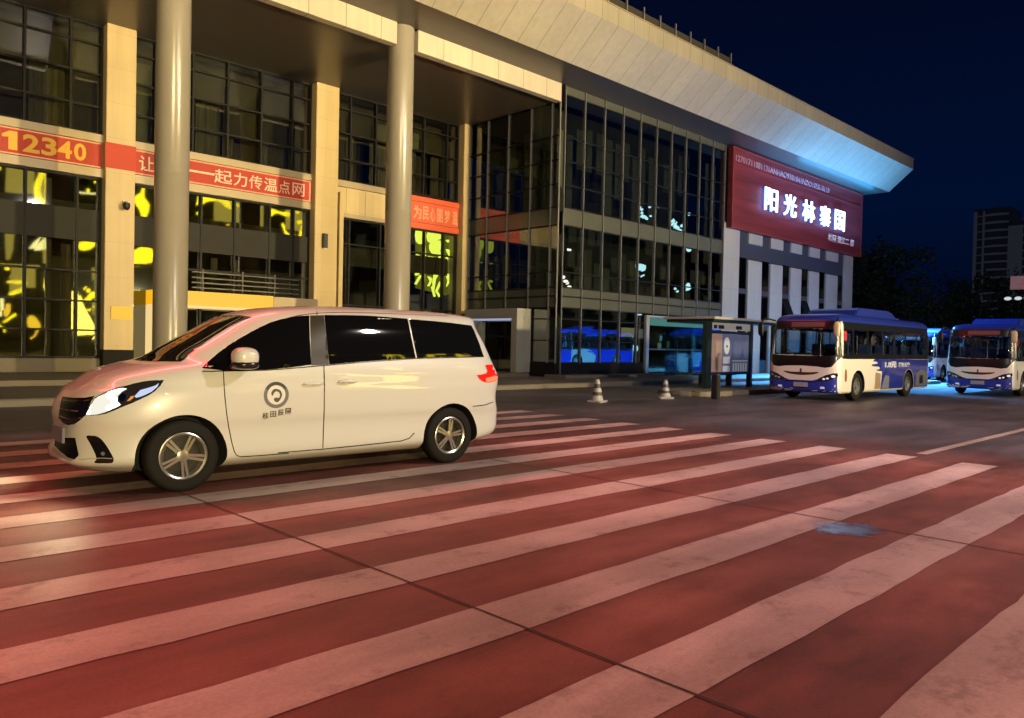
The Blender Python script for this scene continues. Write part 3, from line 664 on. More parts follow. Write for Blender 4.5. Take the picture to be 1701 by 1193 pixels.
# =================================================================== VEHICLE BODIES
def pchip(x, y, xi):
    x = np.asarray(x, float); y = np.asarray(y, float); h = np.diff(x); d = np.diff(y) / h
    m = np.zeros_like(y); m[0] = d[0]; m[-1] = d[-1]
    for i in range(1, len(x) - 1):
        if d[i - 1] * d[i] > 0:
            w1 = 2 * h[i] + h[i - 1]; w2 = h[i] + 2 * h[i - 1]; m[i] = (w1 + w2) / (w1 / d[i - 1] + w2 / d[i])
    k = np.clip(np.searchsorted(x, xi) - 1, 0, len(x) - 2); t = (xi - x[k]) / h[k]
    return (1 + 2 * t) * (1 - t) ** 2 * y[k] + t * (1 - t) ** 2 * h[k] * m[k] + t * t * (3 - 2 * t) * y[k + 1] + t * t * (t - 1) * h[k] * m[k + 1]
def body_shell(Z, XF, XRr, W, s0, s1, sz, pf, qf, pr_, qr_, Lf, Lr, nv=160, nf=46, nb=96):
    """body defined by its waterlines: at each height a front end, a rear end and a half width; points are found by shooting out from a spine"""
    zz = np.linspace(Z[0], Z[-1], 900)
    xf = pchip(Z, XF, zz); xr = pchip(Z, XRr, zz); ww = pchip(Z, W, zz)
    def inside(P):
        x, y, z = P[..., 0], P[..., 1], P[..., 2]
        a = np.interp(z, zz, xf); b = np.interp(z, zz, xr); w = np.interp(z, zz, ww)
        m = (a + b) / 2
        m1 = np.minimum(a + Lf, m); m2 = np.maximum(b - Lr, m)
        q = np.abs(y) / np.maximum(w, 1e-4)
        f1 = np.where(x < m1, (np.clip((m1 - x) / np.maximum(m1 - a, 1e-4), 0, 9)) ** pf + q ** qf, 0)
        f2 = np.where(x > m2, (np.clip((x - m2) / np.maximum(b - m2, 1e-4), 0, 9)) ** pr_ + q ** qr_, 0)
        f = np.maximum(np.maximum(f1, f2), q)
        return (f <= 1) & (z >= Z[0]) & (z <= Z[-1])
    th = np.linspace(0, 2 * np.pi, nv, endpoint=False)
    ring = np.stack([np.zeros(nv), np.cos(th), np.sin(th)], 1)
    org = []; dr = []
    for ph in np.linspace(0.02, np.pi / 2, nf):
        org.append(np.tile([s0, 0, sz], (nv, 1))); dr.append(ring * np.sin(ph) + np.array([-np.cos(ph), 0, 0]))
    for x in np.linspace(s0, s1, nb)[1:-1]:
        org.append(np.tile([x, 0, sz], (nv, 1))); dr.append(ring.copy())
    for ph in np.linspace(np.pi / 2, 0.02, nf):
        org.append(np.tile([s1, 0, sz], (nv, 1))); dr.append(ring * np.sin(ph) + np.array([np.cos(ph), 0, 0]))
    org = np.array(org); dr = np.array(dr)
    lo = np.zeros(org.shape[:2]); hi = np.full(org.shape[:2], 4.0)
    for _ in range(34):
        mid = (lo + hi) / 2; ins = inside(org + dr * mid[..., None])
        lo = np.where(ins, mid, lo); hi = np.where(ins, hi, mid)
    P = org + dr * lo[..., None]
    nr = P.shape[0]; vs = [tuple(v) for v in P.reshape(-1, 3)]
    fs = [(j * nv + i, (j + 1) * nv + i, (j + 1) * nv + (i + 1) % nv, j * nv + (i + 1) % nv) for j in range(nr - 1) for i in range(nv)]
    fs += [tuple(range(nv)), tuple(range((nr - 1) * nv, nr * nv))[::-1]]
    return vs, fs
def pip(p, poly):
    x, y = p; c = False; j = len(poly) - 1
    for i in range(len(poly)):
        xi, yi = poly[i]; xj, yj = poly[j]
        if (yi > y) != (yj > y) and x < (xj - xi) * (y - yi) / (yj - yi) + xi: c = not c
        j = i
    return c
def smooth_poly(pts, n=4):
    out = []; L = len(pts)
    for i in range(L):
        p0, p1, p2, p3 = (Vector(pts[(i + k) % L]) for k in (-1, 0, 1, 2))
        for s in range(n):
            t = s / n
            out.append(tuple(0.5 * (2 * p1 + (p2 - p0) * t + (2 * p0 - 5 * p1 + 4 * p2 - p3) * t * t + (3 * p1 - p0 - 3 * p2 + p3) * t ** 3)))
    return out
def fill2d(outer, holes, h):
    """dense triangle fill of an outline with holes"""
    pts = []; edges = []
    for loop in [outer] + holes:
        b = len(pts); lp = []
        for i in range(len(loop)):
            p, q = Vector(loop[i]), Vector(loop[(i + 1) % len(loop)]); n = max(1, int((q - p).length / h))
            for s in range(n): lp.append(p.lerp(q, s / n))
        pts += lp; m = len(lp); edges += [(b + i, b + (i + 1) % m) for i in range(m)]
    xs = [p[0] for p in outer]; ys = [p[1] for p in outer]
    x = min(xs) + h / 2
    while x < max(xs):
        y = min(ys) + h / 2
        while y < max(ys):
            if pip((x, y), outer) and not any(pip((x, y), hh) for hh in holes): pts.append(Vector((x, y)))
            y += h
        x += h
    vs, es, fs, *_ = geometry.delaunay_2d_cdt(pts, edges, [], 0, 1e-5)
    keep = []
    for f in fs:
        c = (sum(vs[i].x for i in f) / 3, sum(vs[i].y for i in f) / 3)
        if pip(c, outer) and not any(pip(c, hh) for hh in holes): keep.append(tuple(f))
    return [tuple(v) for v in vs], keep
class Skin:
    """lays patches (glass, lamps, seams) onto a body surface"""
    def __init__(s, verts, faces, root):
        s.bvh = BVHTree.FromPolygons([Vector(v) for v in verts], faces); s.root = root
        bpy.context.view_layer.update(); s.inv = root.matrix_world.inverted()
        s.o = s.inv @ CPOS
    def ray_px(s, p): return s.o, (s.inv.to_3x3() @ ray(*p)).normalized()
    def hit(s, o, d):
        h = s.bvh.ray_cast(o, d)
        if h[0] is None: return None
        n = h[1]
        if n.dot(d) > 0: n = -n
        return h[0], n
    def patch(s, name, m, outer, mode, parent=None, holes=(), h=None, off=0.003, mirror=False, far=1, thick=0.0):
        """mode: 'px' = as traced in the photograph, 'side' = (x,z), 'front' = (y,z), 'rear' = (y,z), 'top' = (x,y)"""
        h = h or (7 if mode == 'px' else 0.05)
        v2, fs = fill2d(outer, list(holes), h)
        vs = []; bad = set()
        for i, p in enumerate(v2):
            if mode == 'px': o, d = s.ray_px(p)
            elif mode == 'side': o, d = Vector((p[0], -4, p[1])), Vector((0, 1, 0))
            elif mode == 'front': o, d = Vector((-4, p[0], p[1])), Vector((1, 0, 0))
            elif mode == 'rear': o, d = Vector((14, p[0], p[1])), Vector((-1, 0, 0))
            else: o, d = Vector((p[0], p[1], 6)), Vector((0, 0, -1))
            r = s.hit(o, d)
            if r is None: bad.add(i); vs.append((0, 0, 0)); continue
            vs.append(tuple(r[0] + r[1] * off))
        fs = [f for f in fs if not any(i in bad for i in f)]
        fs = [f for f in fs if max((Vector(vs[f[a]]) - Vector(vs[f[a - 1]])).length for a in range(3)) < 0.6]
        outs = []
        for sgn in ((1, -1) if mirror else (1,)):
            me = bpy.data.meshes.new(name); me.from_pydata([(v[0], v[1] * sgn, v[2]) for v in vs], [], fs)
            me.materials.append(m)
            bm = bmesh.new(); bm.from_mesh(me)
            bmesh.ops.delete(bm, geom=[v for v in bm.verts if not v.link_faces], context='VERTS')
            bmesh.ops.recalc_face_normals(bm, faces=bm.faces)
            bm.to_mesh(me); bm.free()
            for p in me.polygons: p.use_smooth = True
            outs.append(link(name, me, parent or s.root))
        return outs[0] if len(outs) == 1 else outs
    def strip(s, pts, w, mode):
        """outline of a line of width w"""
        L = []; Rr = []
        for i, p in enumerate(pts):
            a = Vector(pts[max(0, i - 1)]); b = Vector(pts[min(len(pts) - 1, i + 1)]); t = (b - a).normalized(); n = Vector((-t.y, t.x)) * (w / 2)
            L.append(tuple(Vector(p) + n)); Rr.append(tuple(Vector(p) - n))
        return L + Rr[::-1]

# ------------------------------------------------ the white people carrier
van = thing('minivan', 'white people carrier with black windows and lit headlamp driving over the crosswalk', 'van', (2.885, 8.34, 0), R(-2.17))
Zv = [.19, .24, .29, .34, .42, .50, .60, .68, .80, .88, .96, 1.0, 1.08, 1.14, 1.19, 1.225, 1.25, 1.35, 1.45, 1.55, 1.65, 1.72, 1.755, 1.79, 1.82, 1.85, 1.872, 1.882]
XFv = [-.70, -.80, -.885, -.89, -.86, -.85, -.85, -.86, -.84, -.80, -.74, -.67, -.57, -.435, -.27, -.11, -.03, .13, .30, .47, .64, .77, .86, .98, 1.14, 1.42, 1.85, 2.2]
XRv = [3.65, 3.78, 3.93, 4.03, 4.07, 4.08, 4.08, 4.05, 4.03, 4.04, 4.06, 4.07, 4.06, 4.04, 4.01, 4.0, 3.985, 3.945, 3.90, 3.85, 3.80, 3.785, 3.80, 3.81, 3.74, 3.50, 3.05, 2.6]
Wv = [.80, .89, .945, .96, .960, .954, .962, .984, .989, .990, .990, .980, .976, .966, .955, .946, .938, .915, .89, .862, .828, .79, .765, .72, .655, .53, .33, .12]
vv, vf = body_shell(Zv, XFv, XRv, Wv, .3, 3.15, .75, 2.6, 3.3, 4.8, 7.5, 1.30, .80)
paint = mat('white_car_paint', (0.62, 0.615, 0.60), 0.32, spec=0.5, coat=0.8)
black_glass = mat('privacy_glass', (0.004, 0.004, 0.005), 0.03, spec=0.6)
arch = mat('wheel_arch_black', (0.003, 0.003, 0.003), 0.9)
me = bpy.data.meshes.new('body'); me.from_pydata(vv, [], vf); me.materials.append(paint); me.materials.append(arch)
bm = bmesh.new(); bm.from_mesh(me); bmesh.ops.recalc_face_normals(bm, faces=bm.faces); bm.to_mesh(me); bm.free()
vbody = link('body', me, van)
cut = MB()
for cx in (0.005, 3.175):
    for sgn in (-1, 1):
        c2 = MB().lathe([(0.0, 0.56 * sgn), (0.412, 0.56 * sgn), (0.412, 1.3 * sgn), (0.0, 1.3 * sgn)], 'y', 56, 1, (cx, 0, 0.325)); cut.add(c2.v, c2.f, 1)
        cut.box(cx - 0.411, cx + 0.411, min(0.57 * sgn, 1.29 * sgn), max(0.57 * sgn, 1.29 * sgn), 0.05, 0.32, 1) if False else None
cm = cut.build('cutter', [paint, arch])
def boolean_cut(o, c):
    md = o.modifiers.new('cut', 'BOOLEAN'); md.object = c; md.operation = 'DIFFERENCE'; md.solver = 'EXACT'
    bpy.context.view_layer.update()
    dg = bpy.context.evaluated_depsgraph_get()
    nm = bpy.data.meshes.new_from_object(o.evaluated_get(dg)); o.modifiers.clear(); old = o.data; o.data = nm; nm.name = 'body'
    bpy.data.objects.remove(c)
# cutter sits in van space while cutting
cm.matrix_world = Matrix.Identity(4); cm.parent = van
boolean_cut(vbody, cm)
bm = bmesh.new(); bm.from_mesh(vbody.data)
for f in bm.faces:
    c = f.calc_center_median()
    for cx in (0.005, 3.175):
        rr_ = math.hypot(c.x - cx, c.z - 0.325)
        if rr_ < 0.4125 and abs(c.y) < 0.985 and (abs(abs(c.y) - 0.56) < 0.004 or rr_ > 0.405): f.material_index = 1
bm.to_mesh(vbody.data); bm.free()
for p in vbody.data.polygons: p.use_smooth = True
vbody.data.set_sharp_from_angle(angle=R(38))
sk = Skin(vv, vf, van)
def P3(L): return [(60 + a * 420 / 1432, 480 + b * 350 / 1193) for a, b in L]
def P4(L): return [(450 + a * 420 / 1432, 480 + b * 350 / 1193) for a, b in L]
def P7(L): return [(80 + a * 240 / 1363, 590 + b * 210 / 1193) for a, b in L]
def P8(L): return [(690 + a * 150 / 852, 560 + b * 210 / 1193) for a, b in L]
trim = mat('black_trim', (0.014, 0.012, 0.010), 0.22)
pillar = mat('pillar_film', (0.04, 0.035, 0.026), 0.4, spec=0.3)
seam = mat('panel_gap', (0.035, 0.03, 0.025), 0.8)
# glass: front door, sliding door, rear quarter; same on the far side
sk.patch('front_window', black_glass, P3([(938, 449), (975, 412), (1030, 365), (1090, 320), (1150, 283), (1210, 249), (1270, 217), (1330, 190), (1390, 172), (1450, 161), (1500, 155), (1546, 152), (1551, 300), (1558, 430), (1450, 444), (1330, 456), (1200, 464), (1062, 464)]), 'px', mirror=True)
sk.patch('pillar_trim', pillar, P4([(221, 152), (300, 150), (312, 260), (329, 429), (228, 434), (225, 300)]), 'px', mirror=True, off=0.004)
sk.patch('side_window', black_glass, P4([(302, 149), (420, 149), (540, 152), (660, 160), (774, 170), (796, 280), (820, 391), (660, 402), (500, 413), (331, 428), (315, 280)]), 'px', mirror=True)
sk.patch('quarter_window', black_glass, P4([(781, 171), (900, 181), (1020, 193), (1135, 208), (1152, 240), (1180, 310), (1204, 381), (1100, 383), (960, 386), (828, 391), (804, 280)]), 'px', mirror=True, h=3.5)
ne = [sk.hit(*sk.ray_px(p))[0] for p in P3([(818, 413), (860, 381), (905, 347), (990, 282), (1080, 224), (1160, 184), (1228, 160)])]
ne = [(p.y, p.z) for p in ne]; yb_, zb_ = ne[0]; yt_, zt_ = ne[-1]
wsp = ne + [(yt_ * 0.5, zt_ + 0.022), (0, zt_ + 0.028), (-yt_ * 0.5, zt_ + 0.022)] + [(-y, z) for y, z in ne[::-1]] + [(-yb_ * 0.5, zb_ - 0.006), (0, zb_ - 0.008), (yb_ * 0.5, zb_ - 0.006)]
sk.patch('windscreen', mat('windscreen_glass', (0.006, 0.005, 0.005), 0.03, spec=0.7), wsp, 'front')
sk.patch('rear_window', black_glass, [(-.76, 1.30), (.76, 1.30), (.70, 1.60), (.66, 1.68), (-.66, 1.68), (-.70, 1.60)], 'rear')
# shut lines
for nm, pts in (('door_gap', P3([(1060, 466), (1063, 520), (1068, 600), (1078, 700), (1090, 780), (1108, 870), (1122, 920), (1135, 942), (1160, 950), (1260, 944), (1432, 930)])),
                ('door_gap', P4([(300, 433), (303, 540), (302, 680), (297, 800), (294, 906)])),
                ('door_gap', P4([(40, 928), (296, 907), (520, 885), (740, 861), (785, 845), (812, 815)])),
                ('roof_gap', P4([(258, 113), (262, 148)])),
                ('bumper_gap', P8([(540, 655), (600, 648), (660, 640), (735, 612)]))):
    sk.patch(nm, seam, sk.strip(pts, 1.7 if nm != 'bumper_gap' else 1.6, 'px'), 'px', h=4, off=0.0015, mirror=True)
sk.patch('belt_trim', trim, sk.strip(P4([(-390, 470), (0, 460), (232, 440), (330, 432), (500, 417), (660, 406), (822, 394), (1000, 389), (1205, 384)]), 1.6, 'px'), 'px', h=5, off=0.006, mirror=True)
sk.patch('roof_rail_gap', seam, sk.strip([(.95, 1.795 - 1.795 + .70), (2.0, .71), (3.3, .68)], 0.012, 'top'), 'top', off=0.002, h=0.08, mirror=True)
# headlamp
hl_pts = P7([(357, 560), (375, 520), (405, 465), (440, 405), (500, 372), (580, 335), (640, 310), (720, 296), (800, 272), (900, 250), (1000, 240), (1095, 237), (1060, 290), (1010, 340), (950, 380), (870, 418), (790, 455), (700, 490), (620, 525), (540, 556), (470, 568), (400, 572)])
hl = sk.patch('headlight', mat('headlamp_housing', (0.02, 0.02, 0.022), 0.08, spec=0.8), hl_pts, 'px', h=4, off=0.004, mirror=True)
lamp_on = emat('headlamp_light', (1.0, 0.98, 0.84), 4.0)
t_ = lamp_on.node_tree; nz_ = t_.nodes.new('ShaderNodeTexVoronoi'); nz_.inputs['Scale'].default_value = 13; tc_ = t_.nodes.new('ShaderNodeTexCoord'); t_.links.new(tc_.outputs['Object'], nz_.inputs['Vector'])
mr_ = t_.nodes.new('ShaderNodeMapRange'); mr_.inputs['From Max'].default_value = 0.6; mr_.inputs['To Min'].default_value = 7.0; mr_.inputs['To Max'].default_value = 0.9
t_.links.new(nz_.outputs['Distance'], mr_.inputs['Value']); t_.links.new(mr_.outputs[0], t_.nodes['Principled BSDF'].inputs['Emission Strength']); lamp_blue = emat('running_light', (0.62, 0.72, 1.0), 0.9)
chrome = mat('chrome', (0.75, 0.74, 0.72), 0.12, 1.0)
for o in [hl[0]]:
    sk.patch('lens', lamp_on, P7([(368, 558), (400, 490), (445, 415), (520, 375), (600, 340), (690, 318), (745, 322), (700, 350), (660, 390), (655, 440), (690, 470), (620, 505), (540, 540), (470, 560), (400, 566)]), 'px', parent=o, h=4, off=0.008)
    sk.patch('projector', chrome, smooth_poly(P7([(675, 385), (700, 362), (730, 375), (738, 405), (720, 435), (690, 440), (672, 415)]), 3), 'px', parent=o, h=3, off=0.009)
    sk.patch('running_light', lamp_blue, P7([(815, 390), (870, 335), (940, 315), (1010, 292), (1045, 268), (1030, 305), (980, 345), (920, 375), (860, 398), (830, 404)]), 'px', parent=o, h=4, off=0.008)
    sk.patch('indicator', mat('amber_lens', (0.75, 0.38, 0.16), 0.2), P7([(742, 440), (780, 392), (812, 385), (800, 412), (770, 432)]), 'px', parent=o, h=3, off=0.008)
# grille, intake, fog recess, plate
dk_plastic = mat('black_plastic', (0.006, 0.006, 0.007), 0.25)
gr = sk.patch('grille', dk_plastic, P7([(138, 392), (250, 404), (350, 402), (440, 386), (405, 440), (362, 560), (330, 590), (290, 625), (250, 652), (190, 660), (140, 640), (100, 590), (108, 520), (122, 440)]), 'px', h=4, off=0.003)
for pts in ([(150, 428), (240, 440), (330, 436), (415, 420)], [(120, 505), (220, 525), (300, 528), (368, 518)], [(112, 570), (200, 602), (270, 606), (318, 590)]):
    sk.patch('chrome_bar', chrome, sk.strip(P7(pts), 1.7, 'px'), 'px', parent=gr, h=4, off=0.012)
sk.patch('air_intake', dk_plastic, P7([(70, 790), (130, 778), (258, 780), (275, 860), (290, 945), (270, 968), (250, 985), (190, 968), (120, 915), (60, 855)]), 'px', h=4, off=0.003)
fg = sk.patch('fog_recess', dk_plastic, smooth_poly(P7([(360, 764), (410, 760), (452, 764), (500, 790), (545, 845), (585, 910), (616, 970), (618, 1000), (600, 1018), (520, 1020), (440, 1018), (445, 995), (458, 972), (430, 900), (395, 830)]), 2), 'px', h=4, off=0.003, mirror=True)
sk.patch('fog_trim', mat('grey_trim', (0.35, 0.33, 0.3), 0.3), sk.strip(P7([(300, 985), (400, 978), (458, 973), (520, 972), (606, 976)]), 1.2, 'px'), 'px', parent=fg[0], h=3, off=0.006)
sk.patch('fog_lamp', mat('fog_lens', (0.15, 0.15, 0.14), 0.1), smooth_poly(P7([(498, 930), (518, 912), (540, 930), (520, 952)]), 4), 'px', parent=fg[0], h=3, off=0.006)
sk.patch('bumper_lip', mat('grey_lip', (0.28, 0.26, 0.24), 0.35), P7([(35, 880), (60, 868), (120, 925), (190, 972), (248, 985), (205, 1002), (120, 965), (50, 915)]), 'px', h=4, off=0.004)
npl = MB().box(-0.915, -0.893, -0.46, -0.03, 0.475, 0.615).build('number_plate', mat('grey_blue_plate', (0.16, 0.17, 0.24), 0.4), van, bevel=0.004)
# side badge and lettering on the front door
bx, bz = 0.90, 0.902
def ring2(cx, cz, ro, ri, n=36): return [(cx + ro * math.cos(2 * math.pi * i / n), cz + ro * math.sin(2 * math.pi * i / n)) for i in range(n)], [(cx + ri * math.cos(2 * math.pi * i / n), cz + ri * math.sin(2 * math.pi * i / n)) for i in range(n)]
o_, i_ = ring2(bx, bz, 0.135, 0.098)
bd = sk.patch('door_emblem', mat('emblem_grey', (0.16, 0.16, 0.18), 0.4), o_, 'side', holes=[i_], h=0.03, off=0.002)
sk.patch('emblem_disc', mat('emblem_white', (0.72, 0.70, 0.68), 0.35), i_, 'side', parent=bd, h=0.03, off=0.0018)
sk.patch('emblem_swirl', mat('emblem_dark', (0.09, 0.085, 0.08), 0.4), smooth_poly([(bx - .055, bz + .03), (bx - .02, bz + .062), (bx + .035, bz + .05), (bx + .06, bz + .005), (bx + .04, bz - .05), (bx + .005, bz - .075), (bx - .03, bz - .045), (bx - .005, bz - .025), (bx + .028, bz - .03), (bx + .036, bz + .01), (bx + .01, bz + .035), (bx - .02, bz + .03), (bx - .045, bz - .01)], 3), 'side', parent=bd, h=0.02, off=0.004)
sk.patch('emblem_arc', mat('emblem_dark_arc', (0.05, 0.05, 0.06), 0.4), sk.strip([(bx + 0.118 * math.cos(R(a)), bz + 0.118 * math.sin(R(a))) for a in range(30, 160, 10)], 0.03, 'side'), 'side', parent=bd, h=0.03, off=0.0035)
letter_dark = mat('dark_door_letter', (0.06, 0.055, 0.05), 0.5)
for k, ch in enumerate('桂田辰園'):
    text('door_lettering', ch, 0.07, letter_dark, van, (0.757 + 0.081 * k, -0.9895, 0.664 + 0.012 * k), (1, 0, 0.04), (0, 0, 1), 0.004, 0.001, (0.062, 0.062))
# handles
hm = paint
for x0, x1, z in ((1.19, 1.43, 1.012), (1.60, 1.84, 1.03)):
    for sgn in (-1, 1):
        MB().ellipsoid(((x0 + x1) / 2, sgn * 0.998, z), ((x1 - x0) / 2, 0.028, 0.02), 24, 10, 0, 2.6).build('door_handle', hm, van, smooth=60)
# mirrors
for sgn in (-1, 1):
    mr = MB().ellipsoid((0.52, sgn * 1.10, 1.285), (0.125, 0.125, 0.10), 28, 16, 0, 2.6)
    mo = mr.build('wing_mirror', paint, van, smooth=60)
    MB().ellipsoid((0.52, sgn * 1.10, 1.215), (0.129, 0.129, 0.05), 28, 12, 0, 2.6).build('mirror_base', trim, mo, smooth=60)
    MB().prism([(0.42, 1.16), (0.62, 1.16), (0.60, 1.21), (0.44, 1.21)], 'y', sgn * 0.93, sgn * 1.06).build('mirror_arm', trim, mo, bevel=0.006)
# tail lamps
tl_m = mat('tail_lamp_red', (0.45, 0.008, 0.006), 0.1, emit=(1.0, 0.02, 0.01), es=0.55, spec=0.7)
tl = sk.patch('tail_light', tl_m, P4([(1166, 488), (1190, 486), (1214, 480), (1224, 462), (1218, 446), (1212, 432), (1240, 429), (1264, 430), (1275, 455), (1284, 490), (1282, 512), (1265, 524), (1235, 531), (1205, 527), (1182, 512)]), 'px', h=3.5, off=0.006, mirror=True)
sk.patch('brake_lens', emat('brake_lamp', (1.0, 0.16, 0.07), 1.7), P4([(1215, 505), (1240, 500), (1262, 492), (1280, 494), (1280, 510), (1262, 521), (1235, 528), (1216, 524)]), 'px', parent=tl[0], h=3, off=0.009)
sk.patch('side_marker', mat('marker', (0.8, 0.7, 0.5), 0.2), [(2.78, .80), (2.80, .80), (2.80, .82), (2.78, .82)], 'side')
# wheels
rubber = mat('tyre_rubber', (0.011, 0.010, 0.009), 0.8, spec=0.25, bump=0.2, bscale=60)
alloy = mat('alloy', (0.46, 0.44, 0.40), 0.28, 0.85)
hub_dark = mat('brake_dark', (0.02, 0.018, 0.016), 0.5)
def spoke(ang, ro, ri, w0, w1, y0, y1, off):
    a = R(ang); u = Vector((math.cos(a), 0, math.sin(a))); n = Vector((-math.sin(a), 0, math.cos(a)))
    p = [u * ri + n * (off * 0.55 - w0), u * ri + n * (off * 0.55 + w0), u * ro + n * (off + w1), u * ro + n * (off - w1)]
    vs = [(q.x, y0, q.z) for q in p[:2]] + [(q.x, y0 + 0.012, q.z) for q in p[2:]] + [(q.x, y1, q.z) for q in p]
    return vs, [(0, 1, 2, 3), (7, 6, 5, 4), (0, 4, 5, 1), (1, 5, 6, 2), (2, 6, 7, 3), (3, 7, 4, 0)]
def wheel(root, cx, cy, rt, rr_, wd, sgn, rot, nsp=5, name='wheel'):
    """sgn -1: outer face towards -y"""
    e = bpy.data.objects.new(name, None); col.objects.link(e); e.parent = root; e.location = (cx, cy, rt); e.empty_display_size = 0.1
    s = sgn; h = wd / 2
    tp = [(rr_, s * h * 0.80), (rr_ + 0.02, s * h * 0.98), (rt * 0.86, s * h * 1.0), (rt * 0.95, s * h * 0.9), (rt * 0.99, s * h * 0.7), (rt, s * h * 0.4), (rt, -s * h * 0.4), (rt * 0.95, -s * h * 0.95), (rr_, -s * h)]
    MB().lathe(tp, 'y', 64).build('tyre', rubber, e, smooth=40)
    rim = MB().lathe([(rr_ + 0.004, s * h * 0.86), (rr_ - 0.006, s * h * 0.90), (rr_ - 0.022, s * h * 0.82), (rr_ - 0.03, s * h * 0.3), (rr_ - 0.03, -s * h)], 'y', 56)
    for k in range(nsp):
        for o in (-0.022, 0.022):
            a, b = spoke(rot + 360 / nsp * k, rr_ - 0.012, 0.045, 0.013, 0.0125, s * h * 0.74, s * h * 0.50, o); rim.add(a, b)
    rim.lathe([(0.0, s * h * 0.82), (0.03, s * h * 0.82), (0.055, s * h * 0.76), (0.06, s * h * 0.4)], 'y', 28)
    rim.build('rim', alloy, e, smooth=35)
    MB().lathe([(0.0, s * h * 0.22), (rr_ - 0.07, s * h * 0.22), (rr_ - 0.07, s * h * 0.1), (rr_ - 0.032, s * h * 0.05), (rr_ - 0.032, -s * h * 0.9), (0.0, -s * h * 0.9)], 'y', 40).build('brake', hub_dark, e, smooth=40)
    return e
for cx, rot in ((0.005, 62), (3.175, 80)):
    wheel(van, cx, -0.845, 0.342, 0.222, 0.215, -1, rot); wheel(van, cx, 0.845, 0.342, 0.222, 0.215, 1, rot)
# light thrown by the headlamps
for yy in (-0.66, 0.66):
    l = bpy.data.lights.new('headlight_beam', 'SPOT'); l.energy = 110; l.color = (1.0, 0.84, 0.48); l.spot_size = R(105); l.spot_blend = 1.0; l.shadow_soft_size = 0.05
    lo_ = bpy.data.objects.new('headlight_beam', l); col.objects.link(lo_); lo_.parent = van
    lo_.location = (-0.86, yy, 0.84); lo_.rotation_euler = Vector((-0.75, -0.42 if yy < 0 else 0, -0.55)).to_track_quat('-Z', 'Y').to_euler()

# =================================================================== BUSES
bus = thing('city_bus', 'white and blue city bus nearest the shelter, standing with its lamps towards the square', 'bus', (22.34, 10.60, 0), 0, 'city buses waiting beside the island')
Zb = [.24, .28, .34, .60, .90, 1.15, 1.30, 1.6, 2.0, 2.25, 2.38, 2.48, 2.55, 2.60, 2.63]
XFb = [.10, .05, .02, .0, .0, .01, .03, .06, .11, .15, .18, .24, .36, .62, 1.2]
XRb = [7.70, 7.78, 7.80, 7.80, 7.80, 7.80, 7.80, 7.80, 7.79, 7.78, 7.76, 7.70, 7.6, 7.4, 6.9]
Wb = [1.06, 1.09, 1.10, 1.105, 1.105, 1.105, 1.10, 1.09, 1.075, 1.06, 1.045, 1.01, .94, .80, .5]
bv, bf = body_shell(Zb, XFb, XRb, Wb, .6, 7.3, 1.4, 4.5, 5.5, 6, 8, .55, .35, nv=150, nf=36, nb=90)
b_cream = mat('bus_cream_paint', (0.78, 0.74, 0.66), 0.3, coat=0.5)
b_blue = mat('bus_blue_paint', (0.022, 0.04, 0.36), 0.28, coat=0.5)
b_roof = mat('bus_roof_blue', (0.014, 0.027, 0.22), 0.3)
b_black = mat('bus_black_mask', (0.005, 0.005, 0.007), 0.38, spec=0.3)
b_in = mat('bus_interior', (0.07, 0.075, 0.09), 0.7)
me = bpy.data.meshes.new('body'); me.from_pydata(bv, [], bf)
for m_ in (b_cream, b_roof, arch): me.materials.append(m_)
bm = bmesh.new(); bm.from_mesh(me); bmesh.ops.recalc_face_normals(bm, faces=bm.faces); bm.to_mesh(me); bm.free()
bb = link('body', me, bus)
WB0, WB1 = 1.49, 5.72
cut = MB()
for cx in (WB0, WB1):
    for sgn in (-1, 1):
        c2 = MB().lathe([(0.0, 0.66 * sgn), (0.50, 0.66 * sgn), (0.50, 1.4 * sgn), (0.0, 1.4 * sgn)], 'y', 48, 2, (cx, 0, 0.42)); cut.add(c2.v, c2.f, 2)
cm = cut.build('cutter', [b_cream, b_roof, arch]); cm.parent = bus
boolean_cut(bb, cm)
bm = bmesh.new(); bm.from_mesh(bb.data); dele = []
for f in bm.faces:
    c = f.calc_center_median()
    if c.z > 2.335: f.material_index = 1
    for cx in (WB0, WB1):
        q = math.hypot(c.x - cx, c.z - .42)
        if q < .501 and abs(c.y) < 1.09 and (abs(abs(c.y) - .66) < .004 or q > .49): f.material_index = 2
    if 1.36 < c.z < 2.22 and 0.45 < c.x < 7.45 and abs(c.y) > 0.9: dele.append(f)
    if 1.34 < c.z < 2.16 and c.x < 0.5 and abs(c.y) < 0.98: dele.append(f)
    if 1.45 < c.z < 2.1 and c.x > 7.6 and abs(c.y) < 0.8: dele.append(f)
bmesh.ops.delete(bm, geom=list(set(dele)), context='FACES')
bm.to_mesh(bb.data); bm.free()
for p in bb.data.polygons: p.use_smooth = True
bb.data.set_sharp_from_angle(angle=R(35))
bs = Skin(bv, bf, bus)
def B3(L): return [(1260 + a * 300 / 1701, 490 + b * 190 / 1077) for a, b in L]
busglass = glassmat('bus_glass', (0.62, 0.68, 0.72), 0.05, 0.002)
wins = [(1.15, 2.15), (2.25, 3.30), (3.40, 4.35), (4.45, 5.35), (5.45, 6.35), (6.45, 7.25)]
holes = [[(a, 1.42), (b, 1.42), (b, 2.14), (a, 2.14)] for a, b in wins] + [[(0.52, 1.42), (1.02, 1.36), (1.02, 2.14), (0.56, 2.14)]]
bs.patch('window_band', b_black, [(0.20, 1.27), (0.9, 1.26), (7.76, 1.27), (7.76, 2.355), (0.24, 2.355)], 'side', holes=holes, h=0.16, off=0.004, mirror=True)
for hl_ in holes: bs.patch('side_window', busglass, hl_, 'side', h=0.3, off=0.002, mirror=True)
